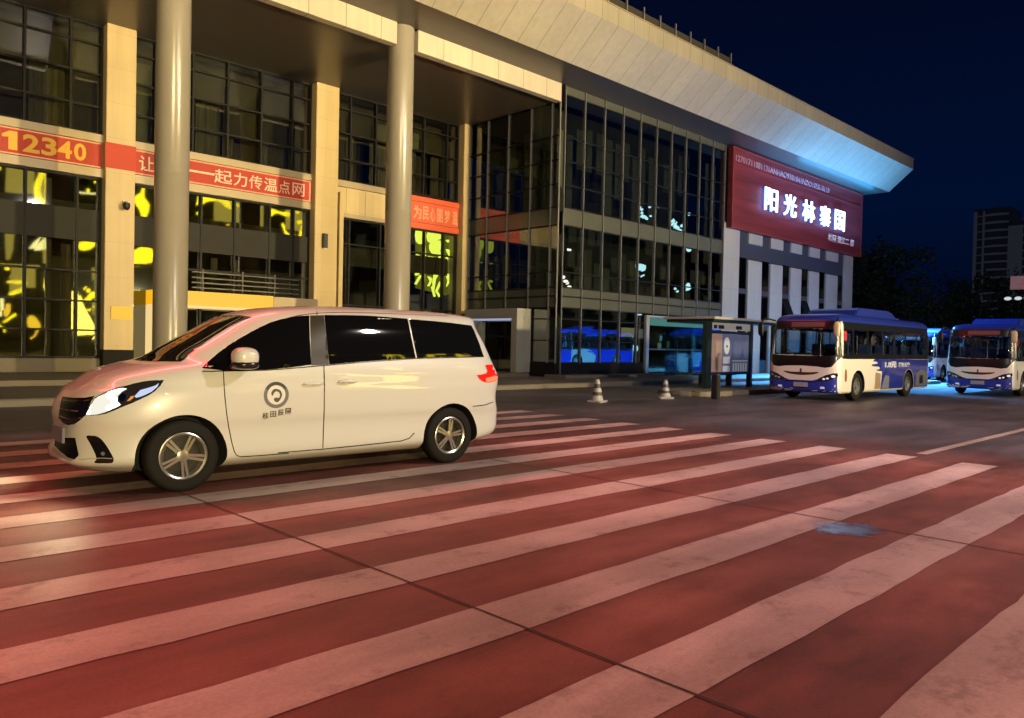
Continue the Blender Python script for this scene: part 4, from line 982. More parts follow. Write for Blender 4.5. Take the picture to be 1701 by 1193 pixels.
wsh = [(-.98, 1.36), (-.5, 1.33), (.5, 1.33), (.98, 1.36), (.95, 2.12), (.5, 2.15), (-.5, 2.15), (-.95, 2.12)]
ms = bs.patch('front_mask', b_black, [(-1.075, 1.28), (-.9, 1.02), (-.72, .99), (-.5, 1.02), (0, 1.04), (.5, 1.02), (.72, .99), (.9, 1.02), (1.075, 1.28), (1.05, 2.0), (1.0, 2.38), (-1.0, 2.38), (-1.05, 2.0)], 'front', holes=[wsh], h=0.07, off=0.004)
bs.patch('windscreen', busglass, wsh, 'front', h=0.12, off=0.002)
bs.patch('destination_panel', mat('dim_display', (0.10, 0.055, 0.05), 0.4), [(-.62, 2.20), (.40, 2.20), (.40, 2.34), (-.62, 2.34)], 'front', parent=ms, h=0.08, off=0.008)
bs.patch('rear_mask', b_black, [(-.95, 1.3), (.95, 1.3), (.9, 2.2), (-.9, 2.2)], 'rear', holes=[[(-.78, 1.46), (.78, 1.46), (.76, 2.08), (-.76, 2.08)]], h=0.1, off=0.004)
bs.patch('rear_window', busglass, [(-.78, 1.46), (.78, 1.46), (.76, 2.08), (-.76, 2.08)], 'rear', h=0.2, off=0.002)
# lower front: blue corners, lamps, slit, plate
bl_ = bs.patch('blue_bumper', b_blue, [(-1.04, .25), (1.04, .25), (1.04, .86), (.95, .84), (.75, .78), (.55, .66), (.35, .60), (-.35, .60), (-.55, .66), (-.75, .78), (-.95, .84), (-1.04, .86)], 'front', h=0.05, off=0.003)
for sgn in (-1, 1):
    pts = smooth_poly([(sgn * .48, .62), (sgn * .62, .71), (sgn * .80, .78), (sgn * 1.02, .83), (sgn * 1.04, .74), (sgn * .92, .64), (sgn * .72, .59), (sgn * .56, .585)], 3)
    hlp = bs.patch('headlight', mat('bus_lamp_dark', (0.02, 0.015, 0.015), 0.08, spec=0.8), pts, 'front', h=0.03, off=0.006)
    for cy, cz, rr2 in ((.70, .66, .042), (.80, .68, .038), (.95, .745, .055)):
        bs.patch('lens', mat('bus_lens', (0.7, 0.72, 0.75), 0.1, emit=(0.9, 0.95, 1.0), es=0.35) if sgn < 0 else mat('bus_lens_off', (0.4, 0.42, 0.45), 0.15),
                 [(sgn * cy + rr2 * math.cos(2 * math.pi * k / 14), cz + rr2 * 0.75 * math.sin(2 * math.pi * k / 14)) for k in range(14)], 'front', parent=hlp, h=0.03, off=0.010)
    bs.patch('fog_lamp', mat('bus_fog', (0.6, 0.62, 0.68), 0.15, emit=(0.7, 0.8, 1.0), es=0.25), [(sgn * .66 - .07, .37), (sgn * .66 + .07, .37), (sgn * .66 + .06, .43), (sgn * .66 - .06, .43)], 'front', h=0.03, off=0.008)
sl = bs.patch('nose_slit', mat('slit_brown', (0.05, 0.022, 0.016), 0.35), smooth_poly([(-.55, .86), (-.3, .845), (0, .84), (.3, .845), (.55, .86), (.40, .79), (0, .755), (-.40, .79)], 3), 'front', h=0.04, off=0.004)
MB().prism([(-.035, .85), (.035, .85), (.035, .87), (.012, .88), (.03, .93), (.0, .955), (-.03, .93), (-.012, .88)], 'x', -0.012, 0.012).build('badge', mat('bus_badge', (0.25, 0.2, 0.15), 0.25, 0.8), bus)
MB().box(-0.02, 0.02, -.22, .22, .40, .535).build('number_plate', mat('bus_plate', (0.30, 0.30, 0.33), 0.5), bus, bevel=0.004)
MB().box(-0.015, 0.04, -.5, .5, .56, .575).build('plate_bracket', b_black, bus)
# side: blue rear two thirds with a broken edge, slogan, vents
sb = [(7.79, .30), (7.79, 1.262), (2.75, 1.262), (2.55, 1.20), (2.95, 1.17), (2.95, 1.12), (2.5, 1.10), (2.5, 1.05), (3.1, 1.02), (3.15, .95), (2.9, .93), (2.95, .90), (3.35, .87), (3.3, .6), (3.25, .3)]
ds = bs.bvh
def side_outline_with_arch(pts):
    """keeps the blue clear of the rear wheel arch"""
    a = [(WB1 + .515 * math.cos(R(t)), .42 + .515 * math.sin(R(t))) for t in range(-13, 195, 9)]
    return pts[:1] + pts[1:] + [(WB1 - .5, .30)] + a[::-1] + [(WB1 + .5, .30)]
bs.patch('blue_side', mat('bus_side_blue', (0.012, 0.022, 0.24), 0.3, coat=0.5), side_outline_with_arch(sb), 'side', h=0.12, off=0.003, mirror=True)
bs.patch('mural', mat('mural_grey', (0.16, 0.17, 0.22), 0.4), [(3.3, .32), (3.5, .62), (3.62, .75), (3.95, .72), (3.95, .32)], 'side', h=0.1, off=0.006)
bs.patch('mural', mat('mural_brown', (0.32, 0.22, 0.13), 0.4), [(2.78, .32), (3.22, .32), (3.25, .80), (2.82, .84)], 'side', h=0.1, off=0.005)
bs.patch('grey_side', mat('mural_dark', (0.12, 0.115, 0.12), 0.4), [(6.35, .34), (7.75, .34), (7.75, .75), (6.9, .92), (6.45, .82)], 'side', h=0.12, off=0.006)
bs.patch('vent', b_black, [(6.75, .42), (7.1, .42), (7.1, .72), (6.75, .70)], 'side', h=0.1, off=0.009)
wt = mat('bus_lettering', (0.55, 0.57, 0.68), 0.5)
for sgn in (-1,):
    text('slogan', '1.0元', 0.3, wt, bus, (3.55, -1.112, 0.98), (1, 0, 0), (0, 0, 1), 0.004, 0.02, (1.0, 0.21))
    text('slogan', '城市公交', 0.3, wt, bus, (4.72, -1.112, 1.0), (1, 0, 0), (0, 0, 1), 0.004, 0.012, (1.05, 0.17))
bs.patch('side_figure', mat('figure_brown', (0.25, 0.11, 0.06), 0.5), smooth_poly([(.50, .62), (.62, .60), (.66, .72), (.64, .88), (.56, .97), (.50, .88)], 3), 'side', h=0.05, off=0.004)
bs.patch('side_sticker', mat('sticker_red', (0.5, 0.03, 0.03), 0.4), [(.42, 1.80), (.60, 1.80), (.60, 2.08), (.42, 2.08)], 'side', h=0.08, off=0.012)
# roof pod, mirrors, wipers, interior, wheels
pod = [(1.9, 2.58), (2.1, 2.78), (2.4, 2.86), (4.6, 2.86), (5.0, 2.80), (5.3, 2.66), (5.4, 2.58)]
MB().prism(pod, 'y', -0.78, 0.78).build('roof_pod', b_roof, bus, bevel=0.03)
MB().box(6.0, 6.7, -0.4, 0.4, 2.59, 2.70).build('roof_hatch', b_roof, bus, bevel=0.02)
for sgn in (-1, 1):
    mo = MB().tube([(0.25, sgn * 0.98, 2.40), (-0.12, sgn * 1.12, 2.46), (-0.28, sgn * 1.16, 2.36)], 0.025).build('mirror_arm', b_black, bus)
    MB().ellipsoid((-0.28, sgn * 1.17, 2.12), (0.07, 0.09, 0.22), 16, 10, 0, 3).build('wing_mirror', b_black if sgn > 0 else mat('bus_mirror', (0.5, 0.42, 0.25), 0.3), mo, smooth=60)
wp = MB()
for y0, y1 in ((-.55, -.05), (.15, .6)): wp.cyl((0.0, y0, 1.31), (0.035, y1, 1.62), 0.012, n=6)
wp.build('wiper', b_black, bus)
MB().box(0.15, 7.6, -1.0, 1.0, 0.55, 0.62).build('cabin_floor', b_in, bus)
st_m = mat('bus_seat', (0.05, 0.07, 0.16), 0.7)
def seat(x, y):
    return MB().box(x, x + .42, y - .21, y + .21, 0.95, 1.05).box(x + .36, x + .46, y - .21, y + .21, 1.051, 1.72).build('seat', st_m, bus, bevel=0.02)
for x in (2.4, 3.4, 4.4, 5.4, 6.4):
    for y in (-.75, .3, .75): seat(x, y)
seat(1.0, -0.6)
MB().cyl((.62, -.6, 1.30), (.70, -.6, 1.36), .22, .22, 20).build('steering_wheel', b_black, bus)
MB().box(0.25, 0.60, -1.0, 1.0, 0.95, 1.30).build('dashboard', b_in, bus, bevel=0.03)
gp = MB()
for x in (1.5, 2.9, 4.3): gp.cyl((x, .1, .62), (x, .1, 2.3), .018, n=8)
gp.cyl((1.5, .1, 2.25), (6.5, .1, 2.25), .018, n=8); gp.build('grab_rail', M['mullion'], bus)
def bus_wheel(cx, cy, sgn):
    e = bpy.data.objects.new('wheel', None); col.objects.link(e); e.parent = bus; e.location = (cx, cy, .425)
    s = sgn; h = .12
    MB().lathe([(.25, s * h * .8), (.27, s * h), (.37, s * h), (.41, s * h * .8), (.425, s * h * .4), (.425, -s * h * .5), (.40, -s * h), (.25, -s * h)], 'y', 48).build('tyre', rubber, e, smooth=40)
    rm = MB().lathe([(0.0, s * h * .9), (.05, s * h * .9), (.06, s * h * .55), (.13, s * h * .5), (.15, s * h * .15), (.21, s * h * .2), (.235, s * h * .85), (.255, s * h * .8)], 'y', 40)
    for k in range(8):
        a = 2 * math.pi * k / 8; rm.cyl((.095 * math.cos(a), s * h * .5, .095 * math.sin(a)), (.095 * math.cos(a), s * h * .72, .095 * math.sin(a)), .014, n=6)
    rm.build('rim', mat('bus_rim', (0.35, 0.34, 0.32), 0.4, 0.7), e, smooth=40)
for cx in (WB0, WB1):
    bus_wheel(cx, -.96, -1); bus_wheel(cx, .96, 1)
bus2 = copy_tree(bus); bus2.location = (31.5, 8.32, 0); bus2['label'] = 'white and blue city bus cut off by the right edge of the photo'
bus3 = copy_tree(bus); bus3.location = (43.5, 14.6, 0); bus3['label'] = 'dim blue lit bus far back in the gap between the two nearer buses'
bus4 = copy_tree(bus); bus4.location = (40.5, 6.3, 0); bus4.rotation_euler = (0, 0, R(4)); bus4['label'] = 'bus beyond the right edge seen only as a blue reflection in the glazed wing'

# =================================================================== SHELTER, BOLLARD, CONES
sh = thing('bus_shelter', 'bus stop shelter with flat pale roof and framed poster panel on the kerbed island', 'bus shelter', (0, 0, 0))
MB().box(23.05, 27.6, 14.0, 16.1, 2.50, 2.585).build('roof', mat('shelter_roof', (0.42, 0.40, 0.36), 0.4), sh, bevel=0.012)
MB().box(23.15, 27.5, 14.1, 16.0, 2.40, 2.498).build('roof_beam', mat('dark_green_metal', (0.015, 0.03, 0.026), 0.35), sh)
dg_ = bpy.data.materials['dark_green_metal']
for x, y in ((22.60, 14.02), (25.55, 14.02), (27.3, 14.02)):
    MB().box(x, x + (0.34 if x < 23 else .16), y, y + .16, 0.15, 2.40).build('post', dg_, sh, bevel=0.01)
pn = MB().box(22.945, 25.54, 14.05, 14.15, 0.60, 0.68).box(22.945, 25.54, 14.05, 14.15, 2.02, 2.10).box(22.945, 25.54, 14.12, 14.15, 0.685, 2.015).build('poster_frame', dg_, sh)
po = MB().box(22.96, 23.72, 14.095, 14.118, .69, 2.01).build('poster', mat('poster_peach', (0.45, 0.30, 0.24), 0.4, emit=(0.7, 0.45, 0.35), es=0.08), pn)
MB().box(23.725, 25.53, 14.095, 14.118, .69, 2.01).build('poster_picture', mat('poster_slate', (0.10, 0.11, 0.18), 0.4, var=0.4, vscale=2.5, emit=(0.15, 0.17, 0.3), es=0.25), pn)
MB().prism([(23.85 + .17 + .19 * math.cos(2 * math.pi * k / 20), 1.60 + .30 * math.sin(2 * math.pi * k / 20)) for k in range(20)], 'y', 14.085, 14.094).build('poster_clock', mat('poster_white', (0.6, 0.6, 0.62), 0.5, emit=(0.7, 0.7, 0.75), es=0.2), po)
MB().box(23.98, 24.06, 14.078, 14.084, 1.54, 1.62).build('poster_dial', M['dark'], po)
pw = MB().box(23.80, 24.25, 14.085, 14.094, .98, 1.22).box(23.78, 24.25, 14.085, 14.094, .70, .90)
for k in range(6): pw.box(24.45 + .17 * k, 24.55 + .17 * k, 14.085, 14.094, .70, 1.0)
pw.box(24.4, 25.45, 14.085, 14.094, 1.05, 1.10)
pw.build('poster_blocks', bpy.data.materials['poster_white'], po)
MB().box(22.95, 25.54, 14.06, 14.14, 2.14, 2.38).build('line_board', mat('line_board', (0.38, 0.36, 0.32), 0.5, emit=(0.6, 0.56, 0.5), es=0.1), sh)
ln = MB()
for a, b in ((23.1, 23.3), (23.4, 23.75), (24.55, 24.95)): ln.box(a, b, 14.05, 14.059, 2.18, 2.30)
ln.build('line_numbers', M['dark'], sh)
be = MB().box(23.2, 25.4, 14.5, 14.9, .55, .60).build('bench_seat', dg_, sh)
for x in (23.4, 24.3, 25.2): MB().box(x, x + .10, 14.6, 14.8, .15, .548).build('bench_leg', dg_, sh)
MB().box(23.0, 27.3, 15.9, 15.94, .5, 2.2).build('back_glass', glassmat('shelter_glass', (0.55, 0.65, 0.62), 0.05, 0.002), sh)
bo = thing('bollard', 'squat black bollard on the tip of the island beside the shelter post', 'bollard', (20.15, 12.15, 0.0))
MB().box(-.10, .10, -.10, .10, 0, .70).build('post', M['dark'], bo, bevel=0.02)
MB().box(-.11, .11, -.11, .11, .702, .74).build('cap', mat('bollard_cap', (0.05, 0.05, 0.05), 0.5), bo, bevel=0.015)
cone_w = mat('cone_pale', (0.36, 0.34, 0.33), 0.5, var=0.15, vscale=6); cone_d = mat('cone_dark_band', (0.05, 0.045, 0.05), 0.5)
def cone(label, loc, h, rz):
    c = thing('traffic_cone', label, 'traffic cone', loc, rz, 'traffic cones by the island')
    MB().prism([(-.21, -.21), (.21, -.21), (.24, -.18), (.24, .18), (.21, .21), (-.21, .21), (-.24, .18), (-.24, -.18)], 'z', 0, .045).build('base', cone_w, c, bevel=0.008)
    MB().lathe([(.17, .046), (.155, .07), (.135, h * .30)], 'z', 24).lathe([(.118, h * .45), (.098, h * .62)], 'z', 24).lathe([(.075, h * .80), (.055, h * .97), (.04, h), (0, h)], 'z', 24).build('shell', cone_w, c, smooth=40)
    MB().lathe([(.136, h * .30), (.119, h * .45)], 'z', 24).lathe([(.099, h * .62), (.074, h * .80)], 'z', 24).build('band', cone_d, c, smooth=40)
    MB().tube([(0, -.03, h), (0, -.03, h + .045), (0, .03, h + .045), (0, .03, h)], .012).build('handle', cone_d, c)
    return c
cone('traffic cone of the pair nearer the white van, pale with dark bands', (15.87, 13.11, 0), .60, .3)
cone('smaller traffic cone of the pair nearer the bus shelter', (18.9, 13.05, 0), .52, .8)

# =================================================================== FAR THINGS
def tree(label, loc, h, rad, seed, tall=0.30):
    rg = random.Random(seed); tr_ = thing('broadleaf_tree', label, 'tree', loc, rg.uniform(0, 6), 'dark trees behind the buses')
    tk = MB().cyl((0, 0, 0), (0.1, 0, h * .45), h * .028, h * .018, 10)
    tips = []
    for k in range(7):
        a = rg.uniform(0, 6.28); p = Vector((0.1, 0, h * rg.uniform(.28, .45))); q = p + Vector((math.cos(a) * rad * .6, math.sin(a) * rad * .6, h * rg.uniform(.15, .4)))
        tk.cyl(p, q, h * .010, h * .004, 6); tips.append(q)
    tk.build('trunk', bark, tr_)
    cr = MB(); clumps = [(Vector((rg.gauss(0, rad * .45), rg.gauss(0, rad * .45), h * rg.uniform(.40, .95))), rad * rg.uniform(.22, .42)) for _ in range(26)]
    for c, r_ in clumps:
        for _ in range(70):
            d = Vector((rg.gauss(0, 1), rg.gauss(0, 1), rg.gauss(0, .8))).normalized() * r_ * rg.uniform(.5, 1.05)
            p = c + d; s_ = rg.uniform(.10, .22) * h / 8
            u = Vector((rg.gauss(0, 1), rg.gauss(0, 1), rg.gauss(0, 1))).normalized(); w_ = u.orthogonal().normalized()
            cr.add([p - u * s_, p + w_ * s_ * .6, p + u * s_, p - w_ * s_ * .6], [(0, 1, 2, 3)], rg.randint(0, 1))
    cr.build('crown', [leaf1, leaf2], tr_)
bark = mat('bark', (0.05, 0.04, 0.03), 0.9); leaf1 = mat('leaf_dark', (0.035, 0.06, 0.02), 0.6); leaf2 = mat('leaf_mid', (0.06, 0.10, 0.035), 0.6)
for lb_, (px_, dist), h_, r_, sd in (('dark tree right beside the end wall of the hall', (1437, 88), 12.5, 4.2, 1), ('tallest dark tree rising over the nearest bus roof', (1478, 80), 11.5, 4.0, 2), ('low dark tree above the gap between the two buses', (1540, 96), 8.0, 3.6, 3), ('dark tree at the foot of the far apartment tower', (1625, 120), 12, 5, 4), ('dark tree above the roof of the cut off bus', (1676, 110), 11, 5, 5)):
    d = ray(px_, 600); t_ = dist / math.hypot(d.x, d.y)
    tree(lb_, (d.x * t_, d.y * t_, 0), h_, r_, sd)
tw = thing('apartment_tower', 'dim pale apartment tower with rows of curved balconies far behind the buses', 'building', (337.6, 92.3, 0))
twm = mat('tower_render', (0.30, 0.30, 0.32), 0.8, emit=(0.5, 0.55, 0.75), es=0.022); twd = mat('tower_glazing', (0.04, 0.045, 0.06), 0.4, emit=(0.4, 0.5, 0.8), es=0.004)  # faint emission stands in for light falling on the tower
MB().box(0.5, 16, -40, 0, 0, 52).box(0.5, 16, -12.4, 0, 52.001, 58).box(.5, 16, -40, -17, 52.001, 61).build('wall', twd, tw)
MB().box(0, .499, -16.5, -11.8, 0, 50.5).box(0, .499, -1.2, -0.1, 0, 57).box(0, .499, -3.8, -3.2, 0, 57).build('pier', twm, tw)
for k in range(18):
    z = 4 + 3.0 * k
    arc = [(-1.6 * math.sin(math.pi * t / 10), -3.8 - 8.0 * t / 10) for t in range(11)]
    MB().prism(arc + [(0.49, -11.8), (0.49, -3.8)], 'z', z, z + .55).build('balcony', twm, tw)
    if k < 17:
        arc = [(-1.4 * math.sin(math.pi * t / 10), -16.6 - 9.0 * t / 10) for t in range(11)]
        MB().prism(arc + [(0.49, -25.6), (0.49, -16.6)], 'z', z + .6, z + 1.15).build('balcony', twm, tw)
    MB().box(-.3, .49, -3.1, -1.3, z, z + .25).build('ledge', twm, tw)
bbd = thing('billboard', 'small dim pinkish sign with white lamps beyond the second bus at the right edge', 'sign', (0, 0, 0))
d = ray(1700, 472); t_ = 62 / d.length; c = CPOS + d * t_
bbd.location = (c.x, c.y, 0)
MB().box(-.05, .05, -1.9, .75, c.z - .35, c.z + .55).build('board', mat('pink_board', (0.4, 0.2, 0.18), 0.5, emit=(0.7, 0.3, 0.26), es=0.12), bbd)
MB().cyl((.1, -1.2, 0), (.1, -1.2, c.z - .36), .12).build('post', M['dark'], bbd)
for y in (.85, .25, -.3): MB().ellipsoid((-.1, y, c.z - .95), (.1, .22, .12), 12, 8).build('lamp', emat('white_lamp', (0.85, 0.95, 1.0), 0.7), bbd)
MB().box(-.05, .05, -1.9, 1.0, c.z - .82, c.z - .78).build('lamp_rail', M['dark'], bbd)

# =================================================================== LIGHTS ACROSS THE ROAD (behind the camera; mirrored in the hall glass)
NY = -27.0
def mirrored(name, mtl, pts, glass_y, label, cat, group=None):
    """a lit sign standing across the road; pts trace its mirror image in the glass at glass_y"""
    pl = 2 * glass_y - NY; out = []
    for p in pts:
        d = ray(*p); t_ = pl / d.y; q = CPOS + d * t_; out.append((q.x, q.z))
    cx = sum(p[0] for p in out) / len(out); cz = sum(p[1] for p in out) / len(out)
    o = MB().prism([(p[0] - cx, p[1] - cz) for p in out], 'y', -0.1, 0.0).build(name, mtl)
    o.location = (cx, NY, cz); tag(o, label, cat, group)
    return o
LY = 'glowing yellow shape of a light across the road, mirrored in the left hall windows'; GYL = 'yellow lights mirrored in the hall windows'
def z2f(L): return [(a * .285, 260 + b * .285) for a, b in L]
def z1f(L): return [(a * .3353, 250 + b * .3353) for a, b in L]
def z3f(L): return [(540 + a * .2095, 290 + b * .2095) for a, b in L]
def z8f(L): return [(1000 + a * .327, 230 + b * .327) for a, b in L]
def blob(x, y, r, k=1.0): return [(x + r * math.cos(2 * math.pi * i / 12), y + r * k * math.sin(2 * math.pi * i / 12)) for i in range(12)]
def thick(L, w):
    a = []; b = []
    for i, p in enumerate(L):
        t_ = (Vector(L[min(i + 1, len(L) - 1)]) - Vector(L[max(0, i - 1)])).normalized(); n_ = Vector((-t_.y, t_.x)) * w / 2
        a.append(tuple(Vector(p) + n_)); b.append(tuple(Vector(p) - n_))
    return a + b[::-1]
ylw = [z2f(q) for q in (
    smooth_poly([(240, 88), (262, 92), (250, 150), (240, 200), (262, 285), (228, 285), (205, 220), (208, 170), (228, 120)], 3), [(261, 100), (268, 100), (268, 280), (262, 280)], [(0, 52), (22, 58), (20, 85), (0, 85)],
    smooth_poly([(168, 542), (245, 470), (298, 472), (302, 520), (262, 530)], 2), [(470, 206), (578, 213), (578, 222), (475, 215)], blob(526, 198, 9, 1.4), smooth_poly([(474, 500), (540, 492), (575, 508), (540, 540), (480, 545)], 2),
    smooth_poly([(33, 730), (90, 720), (150, 724), (148, 738), (90, 742)], 2), smooth_poly([(55, 792), (150, 754), (150, 782), (70, 804)], 2), [(0, 815), (20, 820), (22, 940), (0, 946)],
    smooth_poly([(34, 850), (68, 858), (76, 905), (52, 945), (34, 930)], 2), [(22, 976), (108, 918), (112, 934), (45, 975)], blob(508, 788, 13), smooth_poly([(530, 795), (575, 800), (560, 825), (530, 835), (520, 850), (478, 848), (500, 825)], 2),
    smooth_poly([(165, 925), (200, 915), (240, 965), (238, 990), (170, 985)], 2), thick([(160, 1052), (185, 1035), (205, 995)], 10), blob(568, 148, 8), thick([(0, 985), (20, 1000), (14, 1025)], 9), blob(33, 637, 14, .7), smooth_poly([(545, 880), (577, 888), (560, 900)], 2), smooth_poly([(510, 905), (540, 898), (530, 914)], 2))]
ylw += [z1f(q) for q in (smooth_poly([(705, 178), (716, 182), (716, 228), (738, 265), (716, 332), (700, 332), (688, 290), (658, 245), (668, 220), (695, 205)], 2), smooth_poly([(650, 487), (700, 490), (720, 478), (766, 492), (764, 562), (700, 566), (682, 575), (652, 560)], 2), smooth_poly([(690, 688), (698, 738), (678, 746), (676, 712)], 2),
    smooth_poly([(978, 225), (1030, 236), (1085, 246), (1124, 240), (1130, 292), (1104, 284), (1080, 260), (1030, 254), (1005, 266), (980, 274)], 2), smooth_poly([(1138, 250), (1190, 272), (1200, 258), (1230, 262), (1229, 300), (1200, 302), (1186, 282), (1150, 268)], 2),
    smooth_poly([(1338, 284), (1365, 290), (1400, 300), (1428, 298), (1440, 322), (1425, 324), (1380, 306), (1356, 312), (1344, 322)], 2), thick([(1400, 358), (1415, 395), (1440, 424), (1475, 430), (1488, 370)], 12), blob(1465, 302, 10), thick([(1462, 356), (1510, 346)], 18), blob(990, 316, 8), blob(1115, 370, 10, .4))]
rq = random.Random(4)
M['neon_pale'] = emat('pale_yellow_light', (1.0, 0.86, 0.30), 6); M['neon_amber'] = emat('deep_amber_light', (1.0, 0.58, 0.03), 5)
for p in ylw: mirrored('street_light_sign', rq.choice([M['neon'], M['neon'], M['neon'], M['neon_pale'], M['neon_amber']]), p, GY, LY, 'street light', GYL)
for q in ([(0, 445), (50, 445), (42, 560), (20, 615), (0, 620)], [(165, 470), (300, 470), (312, 640), (170, 630)], [(0, 640), (150, 640), (150, 800), (0, 800)], [(480, 660), (578, 670), (578, 950), (475, 940)], [(0, 90), (145, 95), (145, 250), (0, 240)], [(165, 90), (320, 110), (330, 285), (165, 275)]):
    mirrored('lit_shopfront', bpy.data.materials.get('shopfront_glow') or emat('shopfront_glow', (0.80, 0.60, 0.09), 1.9), z2f(q), GY + 2.0, 'softly lit olive shopfront across the road, mirrored behind the yellow lights', 'shopfront', 'shopfronts mirrored in the hall windows')
for q in ([(980, 228), (1125, 245), (1125, 380), (980, 370)], [(1138, 250), (1230, 265), (1228, 395), (1138, 385)], [(1338, 285), (1440, 300), (1440, 420), (1338, 405)], [(1462, 300), (1520, 305), (1520, 425), (1462, 420)]):
    mirrored('lit_shopfront', bpy.data.materials['shopfront_glow'], z1f(q), GY + 2.0, 'softly lit olive shopfront across the road, mirrored behind the yellow lights', 'shopfront', 'shopfronts mirrored in the hall windows')
LG = 'lime yellow glowing curl set behind the window in place of a reflection, beside the second round column'; GLG = 'lime curls standing in for reflections beside the second column'
def behind_glass(name, mtl, pts, y, label, cat, group=None):
    out = []
    for p in pts:
        d = ray(*p); q = CPOS + d * (y / d.y); out.append((q.x, q.z))
    cx = sum(p[0] for p in out) / len(out); cz = sum(p[1] for p in out) / len(out)
    o = MB().prism([(p[0] - cx, p[1] - cz) for p in out], 'y', 0, 0.06).build(name, mtl)
    o.location = (cx, y, cz); tag(o, label, cat, group)
    return o
for q in (smooth_poly([(722, 445), (770, 450), (772, 550), (725, 530)], 2), smooth_poly([(818, 458), (925, 478), (915, 512), (840, 540), (815, 520)], 2), smooth_poly([(835, 545), (915, 522), (915, 600), (885, 640), (860, 632), (835, 600)], 2),
          smooth_poly([(725, 630), (770, 660), (777, 700), (740, 725)], 2), smooth_poly([(715, 790), (765, 735), (770, 760), (735, 800)], 2), smooth_poly([(815, 650), (840, 655), (838, 700), (820, 722)], 2), smooth_poly([(845, 650), (905, 690), (915, 770), (880, 830), (865, 930), (855, 850), (870, 760)], 2),
          smooth_poly([(815, 808), (850, 825), (832, 882), (815, 880), (835, 845)], 2), thick([(850, 888), (872, 968)], 14), thick([(912, 968), (885, 925), (918, 852)], 16), smooth_poly([(962, 592), (990, 600), (1008, 645), (995, 657), (975, 625)], 2), smooth_poly([(1003, 530), (1060, 538), (1056, 572), (1010, 562)], 2),
          smooth_poly([(958, 785), (1000, 800), (1000, 830), (965, 890), (975, 840)], 2), thick([(795, 455), (790, 560), (795, 640), (790, 740), (785, 850)], 12), smooth_poly([(1030, 600), (1060, 590), (1060, 680), (1025, 690)], 2), smooth_poly([(905, 620), (922, 615), (918, 680), (908, 690)], 2), blob(968, 668, 10, 1.4), thick([(1045, 800), (1035, 880)], 14), smooth_poly([(960, 520), (985, 518), (980, 540)], 2), thick([(720, 870), (760, 800)], 16)):
    behind_glass('reflected_curl', M['neon_green'], z3f(q), 28.75, LG, 'reflected light', GLG)  # glowing shapes added behind the glass in place of a double reflection
behind_glass('lit_backing', emat('lime_glow', (0.55, 0.62, 0.06), 0.32), z3f([(720, 440), (1065, 480), (1065, 900), (960, 960), (720, 900)]), 28.95, 'dull lime lit screen added behind the lime curls that stand in for a reflection', 'backing')  # glowing sheet added for the dull tone of that reflection
mirrored('white_street_lamp', M['neon_white'], z3f([(830, 1085), (940, 1092), (935, 1110), (850, 1105)]), GY, 'flat white lamp mirrored low in the window above the van roof', 'street lamp')
LC = 'cold white light across the road, mirrored in the front of the glazed wing'; GLC = 'cold lights mirrored in the glazed wing'
cy = [smooth_poly([(188, 362), (225, 350), (255, 358), (250, 400), (215, 415), (190, 402)], 2), smooth_poly([(184, 450), (215, 440), (248, 455), (240, 482), (184, 488)], 2), smooth_poly([(345, 402), (375, 382), (400, 420), (400, 442), (350, 456)], 2), smooth_poly([(342, 478), (405, 455), (405, 478), (345, 500)], 2),
      blob(440, 555, 15, 1.2), blob(422, 545, 8), smooth_poly([(183, 640), (218, 640), (216, 665), (190, 672)], 2), blob(450, 390, 6), blob(424, 440, 5), blob(340, 768, 10, .6), smooth_poly([(430, 740), (445, 732), (448, 765), (425, 778)], 2), blob(283, 465, 11, .8), blob(285, 830, 8), blob(285, 858, 7), blob(222, 865, 12, 1.7), blob(290, 355, 7, .9), blob(385, 768, 6), thick([(190, 700), (212, 690)], 7), blob(176, 1070, 10, 1.6), blob(185, 892, 10, .4)]
def shards(poly, n, r, sd):
    g_ = random.Random(sd); xs_ = [p[0] for p in poly]; ys_ = [p[1] for p in poly]; out = []
    while len(out) < n:
        c_ = (g_.uniform(min(xs_), max(xs_)), g_.uniform(min(ys_), max(ys_)))
        if not pip(c_, poly): continue
        k_ = g_.randint(5, 8); rr0 = r * g_.uniform(.5, 1.1)
        out.append([(c_[0] + rr0 * g_.uniform(.5, 1.2) * math.cos(2 * math.pi * i / k_), c_[1] + rr0 * g_.uniform(.5, 1.3) * math.sin(2 * math.pi * i / k_)) for i in range(k_)])
    return out
cy = [q2 for k_, q in enumerate(cy[:4]) for q2 in shards(q, 9, 9.5, k_)] + cy[4:]
for q in cy: mirrored('white_street_lamp', M['neon_cyan'], z8f(q), 22.04, LC, 'street lamp', GLC)
for q in ([(932, 264), (935, 268), (934, 281), (930, 285), (928, 280)], [(932, 304), (936, 305), (936, 322), (931, 320)]): mirrored('white_street_lamp', M['neon_cyan'], q, 22.04, LC, 'street lamp', GLC)
for q in (blob(938.5, 465, 3), blob(942.5, 472, 3.5, .7), [(938, 412), (944, 413), (944, 416), (938, 416)], [(928, 395), (932, 394), (931, 415), (927, 415)]): mirrored('street_light_sign', M['neon_white'], q, 22.04, 'small warm white lamp across the road, mirrored near the wing corner', 'street lamp', 'warm lamps mirrored near the wing corner')

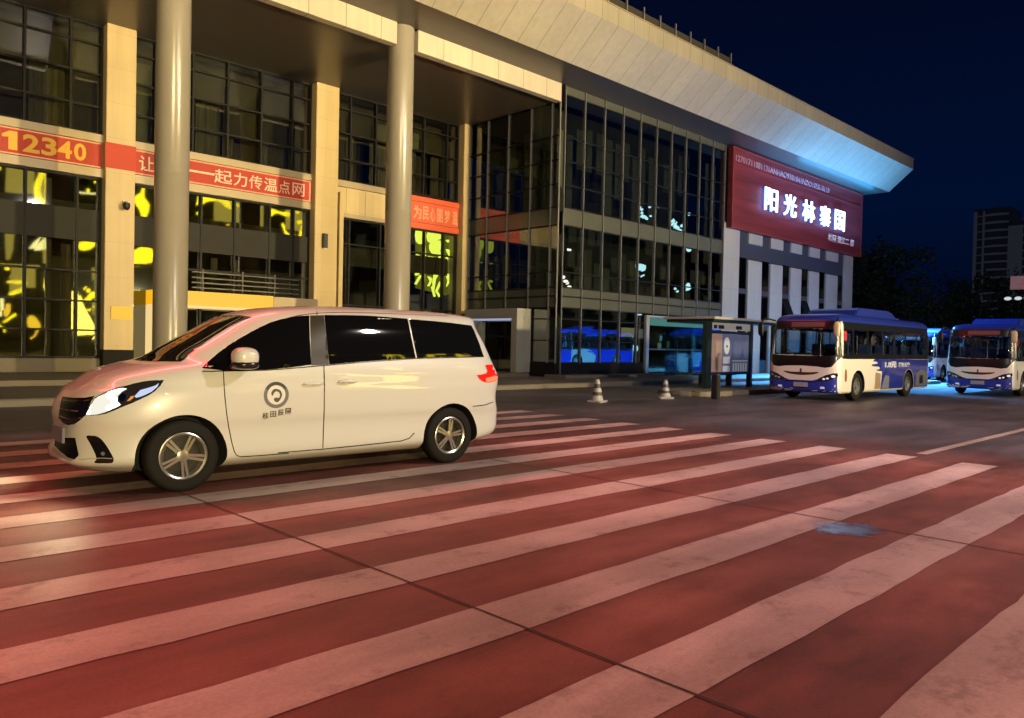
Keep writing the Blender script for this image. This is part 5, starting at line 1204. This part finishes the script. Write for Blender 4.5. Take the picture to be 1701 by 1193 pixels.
# lights that show in the van's glass and paint: found by following the mirror ray from the body to the row of signs
def van_mirror(name, mtl, pts, label, cat, group, plane=-14.0):
    out = []
    for p in pts:
        h_ = sk.hit(*sk.ray_px(p))
        if h_ is None: continue
        P = van.matrix_world @ h_[0]; N = (van.matrix_world.to_3x3() @ h_[1]).normalized(); D = ray(*p)
        Rf = D - 2 * D.dot(N) * N
        if Rf.y > -0.05: continue
        q = P + Rf * ((plane - P.y) / Rf.y); out.append((q.x, q.z))
    if len(out) < 3 or min(p[1] for p in out) < 0.1: return None
    cx = sum(p[0] for p in out) / len(out); cz = sum(p[1] for p in out) / len(out)
    o = MB().prism([(p[0] - cx, p[1] - cz) for p in out], 'y', -0.1, 0.0).build(name, mtl)
    o.location = (cx, plane, cz); tag(o, label, cat, group)
    return o
LV = 'yellow light strip across the road, mirrored in the side glass of the white van'; GLV = 'yellow lights mirrored in the van glass'
for q in (thick([(632, 356), (690, 362), (730, 374), (760, 388)], 4),
          thick([(888, 379), (926, 376)], 6), thick([(938, 371), (990, 369)], 9)):
    van_mirror('street_light_strip', M['neon'], P4(q), LV, 'street light', GLV)
LV3 = 'long yellow light strip across the road, mirrored as a streak in the van paint'
M['neon_strong'] = emat('bright_yellow_light', (1.0, 0.74, 0.10), 10)
for q in (thick([(98, 578), (200, 566), (300, 552), (430, 528)], 9), thick([(440, 546), (560, 536), (720, 519), (930, 508)], 8)):
    van_mirror('street_light_strip', M['neon_strong'], P4(q), LV3, 'street light', 'yellow lights mirrored in the van paint')
# the dark row of buildings across the road, seen only in the glass
rw = thing('street_row', 'long dark row of buildings across the road, mirrored dully in the hall glass', 'building', (0, -36, 0))
MB().box(-40, 190, -8, 0, 0, 21).build('wall', mat('row_wall', (0.09, 0.08, 0.06), 0.8), rw)
rwin = MB(); rgl = MB(); rg = random.Random(77)
for i in range(100):
    for k in range(5):
        x = -38 + 2.3 * i; z = 2.0 + 3.9 * k
        (rgl if rg.random() < 0.45 else rwin).box(x, x + 1.7, 0.0, 0.04, z, z + 2.5)
w1 = rwin.build('window', mat('row_window_dark', (0.02, 0.02, 0.02), 0.3), rw); w1['kind'] = 'stuff'
w2 = rgl.build('lit_window', emat('row_window_dim', (0.50, 0.46, 0.24), 0.10), rw); w2['kind'] = 'stuff'
